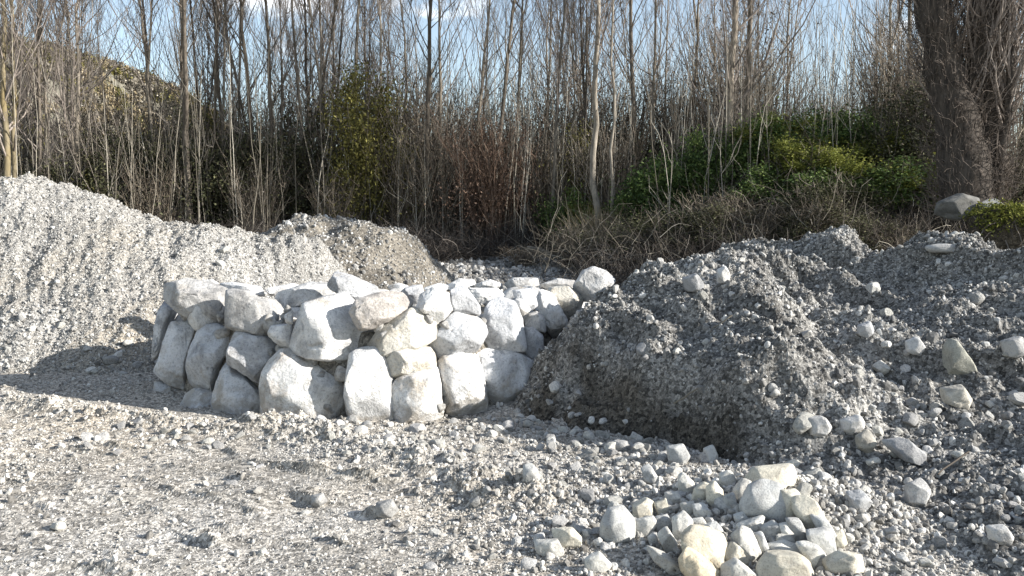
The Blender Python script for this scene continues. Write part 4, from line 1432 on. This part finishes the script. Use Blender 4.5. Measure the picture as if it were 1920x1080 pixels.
def shrub_meshes(seed, dims, nclump, nleaf, leaf, mat_leaf, nstem, mat_stem, clump=.35, low=0.0):
    rng = np.random.default_rng(seed)
    dx, dy, dz = dims
    C = rng.normal(size=(nclump, 3))
    C /= np.linalg.norm(C, axis=1, keepdims=True)
    C *= rng.uniform(.12, 1.3, (nclump, 1)) ** .7
    C = C * [dx, dy, dz * .5] + [0, 0, dz * (.5 + low)]
    own = rng.integers(0, nclump, nleaf)
    P = C[own] + rng.normal(0, 1, (nleaf, 3)) * clump * rng.uniform(.5, 1.3, (nclump, 1))[own]
    P[:, 2] = np.abs(P[:, 2])
    lb = Bag()
    V, F = leaves(rng, P, leaf)
    lb.add(V, F, np.clip(rng.uniform(0, 1, nclump)[own] * .5 + rng.normal(.25, .25, nleaf), 0, 1))
    sb = Bag()
    base = np.column_stack([rng.normal(0, dx * .3, nstem), rng.normal(0, dy * .3, nstem), np.full(nstem, -.2)])
    S = grow(rng, base, rng.uniform(0, 6.28, nstem), rng.uniform(0, .3, nstem), rng.uniform(.1, .7, nstem), dz * rng.uniform(.7, 1.25, nstem), 9, .10)
    tone = rng.random(nstem)
    sb.tubes(S, taper(nstem, 9, rng.uniform(.015, .035, nstem), .006), 4, tone)
    m = nstem * 7
    own = np.repeat(np.arange(nstem), 7)
    k = rng.integers(2, 9, m)
    T = grow(rng, S[own, k], rng.uniform(0, 6.28, m), rng.uniform(.3, 1.2, m), rng.uniform(.1, 1, m), rng.uniform(.4, 1.5, m), 4, .25)
    sb.tubes(T, taper(m, 4, .009, .004), 3, tone[own])
    return lb.mesh('foliage', mat_leaf), sb.mesh('stems', mat_stem)


def shrub(meshes, px, d, label, group=None, s=(1, 1, 1), name='shrub', rz=None, cat='shrub', dz=0):
    x = (px - 960) / FPX * d
    t = empty(name, (x, d, float(ground_base(x, d)) + dz))
    rz = random.uniform(0, 6.28) if rz is None else rz
    put('foliage', meshes[0], rot=(0, 0, rz), scale=s, parent=t)
    put('stems', meshes[1], rot=(0, 0, rz), scale=s, parent=t)
    return tag(t, label, cat, group)


DK = [shrub_meshes(1000 + k, (1.9, 1.6, 4.6), 70, 10000, .06, G_DARK, 60, G_BROWN, .42) for k in range(3)]
OL = shrub_meshes(1010, (1.7, 1.4, 5.6), 90, 17000, .06, G_OLIVE, 40, G_BROWN, .34)
OL2 = shrub_meshes(1011, (1.3, 1.2, 4.0), 60, 8000, .058, G_OLIVE, 30, G_PALE, .32)
RD = shrub_meshes(1012, (1.7, 1.4, 4.2), 80, 5200, .05, G_RED, 130, G_RED, .4)
BR = [shrub_meshes(1020 + k, (1.6, 1.4, 5.2), 50, 2600, .05, G_BROWN, 150, G_TWIGS, .55) for k in range(2)]
IV = [shrub_meshes(1030 + k, (2.0, 1.5, 2.6), 70, 16000, .062, G_IVY, 14, G_BROWN, .3) for k in range(2)]
LI = shrub_meshes(1040, (1.5, 1.1, 1.7), 46, 9000, .055, G_LIME, 14, G_BROWN, .26)

SG = 'dark evergreen shrubs of the thicket'
for k, (px, d, s, lab) in enumerate([
        (-60, 36, 1.0, 'dark evergreen shrub beyond the left edge, behind the heap top'), (60, 37, .75, 'dark low evergreen shrub under the yellow barked trees'),
        (140, 35, .8, 'dark evergreen shrub behind the falling shoulder of the pale heap'), (200, 36.5, .95, 'dark olive topped evergreen shrub where the far hill ends'),
        (262, 35, 1.0, 'dark evergreen shrub left of the two close trunks'), (322, 36.5, 1.0, 'dark evergreen shrub between the close trunks and the thickest grey trunk'),
        (390, 35.5, 1.15, 'tall dark evergreen shrub right of the thickest grey trunk'), (448, 36, 1.0, 'dark evergreen shrub over the dip between the two heaps'),
        (510, 35.5, 1.0, 'dark evergreen shrub behind the left end of the spoil heap'), (568, 36, 1.1, 'dark evergreen shrub left of the olive shrub'),
        (740, 37, 1.1, 'dark evergreen shrub right of the olive shrub'), (800, 37, .9, 'dark evergreen shrub behind the black upright trunk'),
        (1060, 37, .95, 'dark evergreen shrub right of the red brown shrub'), (1120, 38, 1.05, 'dark evergreen shrub behind the thick pale barked tree'),
        (1190, 36, .8, 'dark evergreen shrub left of the dark ivy'), (870, 39, 1.0, 'dark evergreen shrub behind the left side of the red brown shrub'),
        (960, 39, 1.0, 'dark evergreen shrub behind the right side of the red brown shrub'),
        (1700, 27, .8, 'dark evergreen shrub at the foot of the huge tree'), (1950, 24, .8, 'dark evergreen shrub beyond the right edge')]):
    shrub(DK[k % 3], px, d, lab, SG, (s, s, s), 'evergreen_shrub')
shrub(OL, 690, 34.5, 'tall olive green shrub left of the middle of the wood', name='olive_shrub', s=(.95, 1, 1.25))
shrub(OL2, 760, 35, 'small olive shrub close right of the tall olive one', 'olive shrubs', name='olive_shrub')
shrub(OL2, 1085, 35.5, 'olive brown shrub left of the thick pale barked tree', 'olive shrubs', (1, 1, 1.15), name='olive_shrub')
shrub(OL2, 400, 37, 'olive topped shrub before the low white cloud', 'olive shrubs', (.9, .9, 1.35), name='olive_shrub')
shrub(OL2, 170, 36, 'olive shrub at the foot of the far hill', 'olive shrubs', (1, 1, .9), name='olive_shrub')
shrub(RD, 925, 33.5, 'bushy red brown shrub of dead twigs in the middle of the wood', name='red_shrub', s=(1.05, 1, 1.1))
BG = 'brown leafless shrubs of the thicket'
for k, (px, d, s, lab) in enumerate([
        (830, 34.5, 1.0, 'brown leafless shrub between the black trunk and the red brown shrub'), (1010, 34.5, .8, 'brown leafless shrub right against the red brown shrub'),
        (640, 33.8, .55, 'low brown leafless shrub in front of the olive shrub'), (480, 34, .6, 'low brown leafless shrub behind the spoil heap'),
        (300, 34, .6, 'low brown leafless shrub behind the dip of the pale heap'), (1150, 34, .8, 'brown leafless shrub behind the dry tan grass clump'),
        (1440, 33, .7, 'brown leafless shrub on the left of the green ivy slope'), (1560, 36, .7, 'brown leafless shrub on top of the green ivy slope'),
        (1690, 32, .8, 'brown leafless shrub on the slope left of the huge tree'), (770, 34, .7, 'brown leafless shrub at the right foot of the olive shrub'),
        (1300, 36, .7, 'brown leafless shrub above the dark ivy'), (1880, 24, .6, 'brown leafless shrub right of the huge tree')]):
    shrub(BR[k % 2], px, d, lab, BG, (s, s, s), 'leafless_shrub')
for k, (px, d, s, lab) in enumerate([
        (-20, 40, 1.15, 'high brown thicket shrub beyond the heap top at the left edge'), (110, 40, 1.0, 'high brown thicket shrub below the far hill crest'),
        (230, 40, 1.1, 'high brown thicket shrub where the far hill meets the trees'), (345, 39.5, 1.2, 'high brown thicket shrub round the thickest grey trunk'),
        (450, 40, 1.15, 'high brown thicket shrub behind the tall dark evergreen'), (545, 39.5, 1.25, 'high brown thicket shrub left of the three close trunks'),
        (620, 39, 1.35, 'high brown thicket shrub at the left side of the olive shrub'), (735, 38.5, 1.45, 'highest brown thicket shrub, right of the olive shrub\'s top'),
        (815, 39.5, 1.25, 'high brown thicket shrub behind the black upright trunk'), (900, 40, 1.2, 'high brown thicket shrub behind the left of the red brown shrub'),
        (985, 40, 1.25, 'high brown thicket shrub behind the right of the red brown shrub'), (1080, 39, 1.4, 'high brown thicket shrub left of the thick pale barked tree'),
        (1170, 39, 1.2, 'high brown thicket shrub right of the thick pale barked tree'), (1265, 38, 1.0, 'high brown thicket shrub behind the dark ivy'),
        (1370, 36, 1.15, 'high brown thicket shrub around the shaggy trees'), (1760, 27, .9, 'high brown thicket shrub just left behind the huge tree'),
        (1690, 30, .95, 'high brown thicket shrub above the right end of the ivy slope')]):
    shrub(BR[k % 2], px, d, lab, 'high brown thicket shrubs', (s, s, s), 'thicket_shrub')
for k, (px, d, s, lab) in enumerate([
        (985, 29, .26, 'small bare brush clump beside the pale log'), (1070, 28.5, .3, 'small bare brush clump left of the dry tan grass'), (1225, 25.5, .28, 'small bare brush clump below the left part of the dark ivy'),
        (1290, 25, .33, 'small bare brush clump below the dark ivy mound'), (1345, 26, .36, 'bare brush clump at the foot of the shaggy trees'), (1405, 24.5, .3, 'bare brush clump left of the ivy slope\'s foot'),
        (1460, 25, .36, 'bare brush clump at the left foot of the ivy slope'), (1530, 24, .3, 'bare brush clump at the middle foot of the ivy slope'), (1605, 23.5, .3, 'bare brush clump below the deep green hummock'),
        (1670, 24, .36, 'bare brush clump at the right foot of the ivy slope'), (1725, 22, .28, 'bare brush clump close left of the huge trunk'), (1180, 27, .34, 'bare brush clump right of the dry tan grass')]):
    shrub(BR[k % 2], px, d, lab, 'small bare brush clumps on the bank', (s * 1.5, s * 1.5, s * (.45, .8, .6)[k % 3]), 'brush_clump')
for k, (px, d, s, lab) in enumerate([
        (1130, 27, .3, 'low dark leafy patch below the thick pale barked tree'), (1260, 25.5, .36, 'low dark leafy patch in front of the dark ivy mound'), (1375, 25, .33, 'low dark leafy patch below the shaggy trees'),
        (1490, 24.2, .3, 'low dark leafy patch at the left foot of the ivy slope'), (1570, 24.5, .36, 'low dark leafy patch at the middle foot of the ivy slope'), (1640, 23, .3, 'low dark leafy patch at the right foot of the ivy slope'),
        (1440, 22.5, .22, 'smallest dark leafy patch, just behind the mound crest')]):
    shrub(DK[k % 3], px, d, lab, 'low dark leafy patches on the bank', (s * 2.2, s * 1.6, s), 'leafy_patch')
IG = 'ivy mounds on the bank'
for k, (px, d, s, lab) in enumerate([
        (1060, 33.5, (.9, .8, .85), 'low dark ivy mound right of the red brown shrub'), (1225, 30, (.9, .9, .85), 'left part of the dark ivy on the bank, beside the pale tree'),
        (1290, 29.5, (1.0, .9, .95), 'dark ivy mound on the bank left of the shaggy trees'), (1345, 30, (.8, .8, .9), 'dark ivy mound at the foot of the shaggy trees'),
        (1450, 29.5, (1.1, .9, .85), 'ivy mound at the left top of the green slope'), (1520, 29.5, (1.1, 1, .8), 'ivy mound at the middle top of the green slope'),
        (1610, 26, (1.05, .9, .6), 'deep green ivy hummock low in the middle of the slope'), (1600, 30, (1.1, 1, .8), 'ivy mound behind the deep green hummock'),
        (1680, 29, (1.0, 1, .85), 'ivy mound on the slope near the huge tree'), (1490, 26.5, (.9, .8, .55), 'small ivy hummock low on the left of the slope')]):
    shrub(IV[k % 2], px, d, lab, IG, s, 'ivy_mound', cat='ivy')
for k, (px, d, s, dz, lab) in enumerate([
        (1490, 27.5, (.9, .8, .6), .9, 'yellow green sunlit tangle on the left of the ivy slope'), (1540, 26.5, (.8, .8, .5), .9, 'yellow green sunlit tangle above the deep green hummock'),
        (1725, 25.5, (.8, .8, .7), .6, 'yellow green leafy bush left of the huge trunk'), (1650, 27.5, (.9, .8, .6), .9, 'yellow green tangle right of the slope\'s middle'),
        (1440, 29, (.8, .7, .55), 1.4, 'yellow green tangle on the left crest of the ivy slope'), (1090, 32.8, (.6, .5, .4), 1.3, 'yellow green sprig over the low dark ivy')]):
    shrub(LI, px, d, lab, 'yellow green tangles on the ivy slope', s, 'leafy_tangle', cat='bush', dz=dz)


def tall_stems(name, n, xr, dr, hr, rr_, mat, seed, a1=.25):
    rng = np.random.default_rng(seed)
    d = rng.uniform(*dr, n)
    px = rng.uniform(*xr, n)
    x = (px - 960) / FPX * d
    base = np.column_stack([x, d, ground_base(x, d) - .1])
    P = grow(rng, base, rng.uniform(0, 6.28, n), rng.uniform(0, .12, n), rng.uniform(0, a1, n), rng.uniform(*hr, n), 7, .05)
    b = Bag()
    tone = rng.random(n)
    b.tubes(P, taper(n, 7, rng.uniform(*rr_, n), .006), 4, tone)
    m = n * 5
    own = np.repeat(np.arange(n), 5)
    k = rng.integers(2, 7, m)
    T = grow(rng, P[own, k], rng.uniform(0, 6.28, m), rng.uniform(.3, 1.0, m), rng.uniform(.1, .6, m), rng.uniform(.4, 1.6, m), 4, .2)
    b.tubes(T, taper(m, 4, .008, .004), 3, tone[own])
    o = put(name, b.mesh(name, mat))
    tag(o, 'countless thin leafless stems standing in the thicket', 'saplings', kind='stuff')


tall_stems('saplings', 560, (-150, 1250), (32.6, 40), (2.5, 9), (.012, .03), G_PALE, 1100)
tall_stems('brush_stems', 700, (-150, 2050), (36, 50), (4, 10), (.012, .028), G_BROWN, 1101)
tall_stems('bank_stems', 260, (1240, 1960), (27, 36), (2, 7), (.010, .022), G_PALE, 1102)


def bramble(name, n, xr, drf, mat, seed, hmax=1.6, rad=.010, label='tangled leafless brambles along the edge of the wood'):
    rng = np.random.default_rng(seed)
    px = rng.uniform(*xr, n)
    d = drf(px, rng)
    x = (px - 960) / FPX * d
    z = ground_base(x, d)
    K = 6
    base = np.column_stack([x, d, z + hmax * .75 * rng.random(n) ** 1.6 * (.4 + .9 * (vnoise2(x * .9, d * .9, seed) + .5))])
    P = grow(rng, base, rng.uniform(0, 6.28, n), rng.uniform(.1, 1.5, n), rng.uniform(.3, 2.0, n), hmax * rng.uniform(.3, 1.3, n), K, .22)
    b = Bag()
    b.tubes(P, taper(n, K, rad, rad * .5), 3, rng.random(n) ** 1.3)
    o = put(name, b.mesh(name, mat))
    return tag(o, label, 'brambles', kind='stuff')


def edge_d(px, rng):
    x0 = (px - 960) / FPX * 30
    return litter_edge(x0) + rng.uniform(.2, 4.0, len(px))


bramble('brambles', 9000, (-120, 1300), edge_d, G_BRAMBLE, 1200, 1.2, .007)
bramble('bank_brambles', 9000, (1080, 1960), lambda px, r: 21.5 + 8.5 * r.random(len(px)) ** 1.2, G_BRAMBLE, 1201, 1.25, .0065, 'grey brown brambles covering the bank above the mound')
bramble('pale_brambles', 650, (1000, 1800), lambda px, r: 22 + 6 * r.random(len(px)), G_PALE, 1202, 1.9, .006, 'pale dead canes among the brambles on the bank')

# dry tan grass clump
def grass_clump(px, d, n, h, label, mat, spread=.35, name='dry_grass'):
    rng = np.random.default_rng(int(px))
    x = (px - 960) / FPX * d
    b = Bag()
    base = np.column_stack([rng.normal(0, spread, n), rng.normal(0, spread * .7, n), np.zeros(n) - .03])
    P = grow(rng, base, rng.uniform(0, 6.28, n), rng.uniform(0, .3, n), rng.uniform(.2, .9, n), h * rng.uniform(.5, 1.1, n), 5, .08)
    b.tubes(P, taper(n, 5, .012, .003), 3, rng.random(n))
    o = put(name, b.mesh(name, mat), (x, d, float(ground_base(x, d))))
    tag(o, label, 'grass clump')


grass_clump(1120, 29.2, 700, 2.0, 'tall dry tan grass clump at the foot of the thick pale tree', G_TAN)
grass_clump(1160, 28.2, 420, 1.3, 'shorter dry tan grass clump right of the tall one', G_TAN)
grass_clump(1895, 17.5, 300, .9, 'dry straw tuft at the right edge below the huge tree', G_TAN)

# rocks, moss and a log by the huge tree and behind the wall
rockA, CA = traced_boulder([(1760, 380), (1800, 364), (1832, 372), (1836, 402), (1790, 412), (1755, 402)], 17.2, 31, 5, mat=M_LOOSE)
o = tag(put('rock', rockA, CA), 'grey angular rock at the foot of the huge tree', 'rock')
o.color = (.38, .38, .37, 1)
rockB, CB = traced_boulder([(1838, 378), (1866, 374), (1890, 396), (1884, 412), (1846, 408)], 17.0, 32, 5, mat=M_LOOSE)
o = tag(put('rock', rockB, CB), 'paler rock right of the angular one under the huge tree', 'rock')
o.color = (.55, .55, .54, 1)
turf, CT = traced_boulder([(1835, 410), (1870, 396), (1925, 402), (1960, 420), (1960, 500), (1880, 490), (1840, 470)], 15.8, 33, 5, thick=.6, mat=M_LITTER)
t = tag(put('turf_clod', turf, CT), 'dark overhanging clod of earth topped with yellow green moss', 'clod')
rng = np.random.default_rng(40)
co = np.array([v.co[:] for v in turf.vertices])
no = np.array([v.normal[:] for v in turf.vertices])
top = co[no[:, 2] > .35]
P = top[rng.integers(0, len(top), 5000)] + rng.normal(0, .07, (5000, 3)) + [0, 0, .03]
b = Bag()
V, F = leaves(rng, P, .03)
b.add(V, F, rng.random(5000))
o = put('moss', b.mesh('moss', G_MOSS), parent=t)
b = Bag()
n = 160
base = co[rng.integers(0, len(co), n)]
P = grow(rng, base, rng.uniform(3.2, 6.2, n), rng.uniform(1.2, 2.4, n), rng.uniform(2.0, 2.9, n), rng.uniform(.2, .8, n), 5, .2)
b.tubes(P, taper(n, 5, .012, .004), 3, rng.random(n))
put('roots', b.mesh('roots', G_BROWN), parent=t)

b = Bag()
P = np.array([at(990, 466, 30), at(1010, 470, 29.8), at(1030, 478, 29.6), at(1040, 484, 29.5)])
c0 = P.mean(0)
b.tubes((P - c0)[None], np.array([[.10, .12, .11, .08]]), 8)
tag(put('log', b.mesh('log', G_PALE), c0), 'pale broken log lying on the ground behind the wall', 'log')

# fallen dead sticks on the mound
for k, (p0, p1, lab) in enumerate([((1262, 765), (1312, 738), 'thin pale stick on the shaded face of the mound'), ((1755, 905), (1812, 858), 'dark stick low on the mound near the right edge'),
                                   ((1330, 330 + 300), (1372, 605), 'short pale stick on the left lip of the mound')]):
    a_, b_ = hit(*p0), hit(*p1)
    q0, q1 = np.array(a_) + [0, -.03, .05], np.array(b_) + [0, -.03, .06]
    mid = (q0 + q1) / 2
    tt = np.linspace(0, 1, 6)[:, None]
    P = q0 * (1 - tt) + q1 * tt + np.random.default_rng(k).normal(0, .008, (6, 3)) - mid
    b = Bag()
    b.tubes(P[None], np.full((1, 6), .009), 5)
    tag(put('stick', b.mesh('stick', G_PALE if k != 1 else G_BROWN), mid), lab, 'stick')

# scrub on the far hill
SC = hidden_kinds('scrub_bush', [shrub_meshes(1300 + k, (1.0, 1.0, 1.3), 14, 260, .22, (G_OLIVE, G_TAN, G_PALE)[k], 4, G_BROWN, .3)[0] for k in range(3)])
rng = np.random.default_rng(61)
n = 6500
xx, yy = rng.uniform(-330, 20, n), rng.uniform(160, 330, n)
hz = hill_h(xx, yy) - .9
ok = hz > 1
xx, yy, hz = xx[ok], yy[ok], hz[ok]
o = strew('hillside_scrub', np.stack([xx, yy, hz], 1), rng.uniform(1.0, 2.6, len(xx)), SC, 3, tilt=.15, seed=9)
tag(o, 'dry scrub covering the far hill on the left', 'scrub')
for nm, lab in (('gravel', 'pale gravel strewn over the ground'), ('pile_grit', 'small broken grit between the loose cream stones'), ('back_gravel', 'pale rubble on the ground behind the wall')):
    tag(bpy.data.objects[nm], lab, 'gravel')
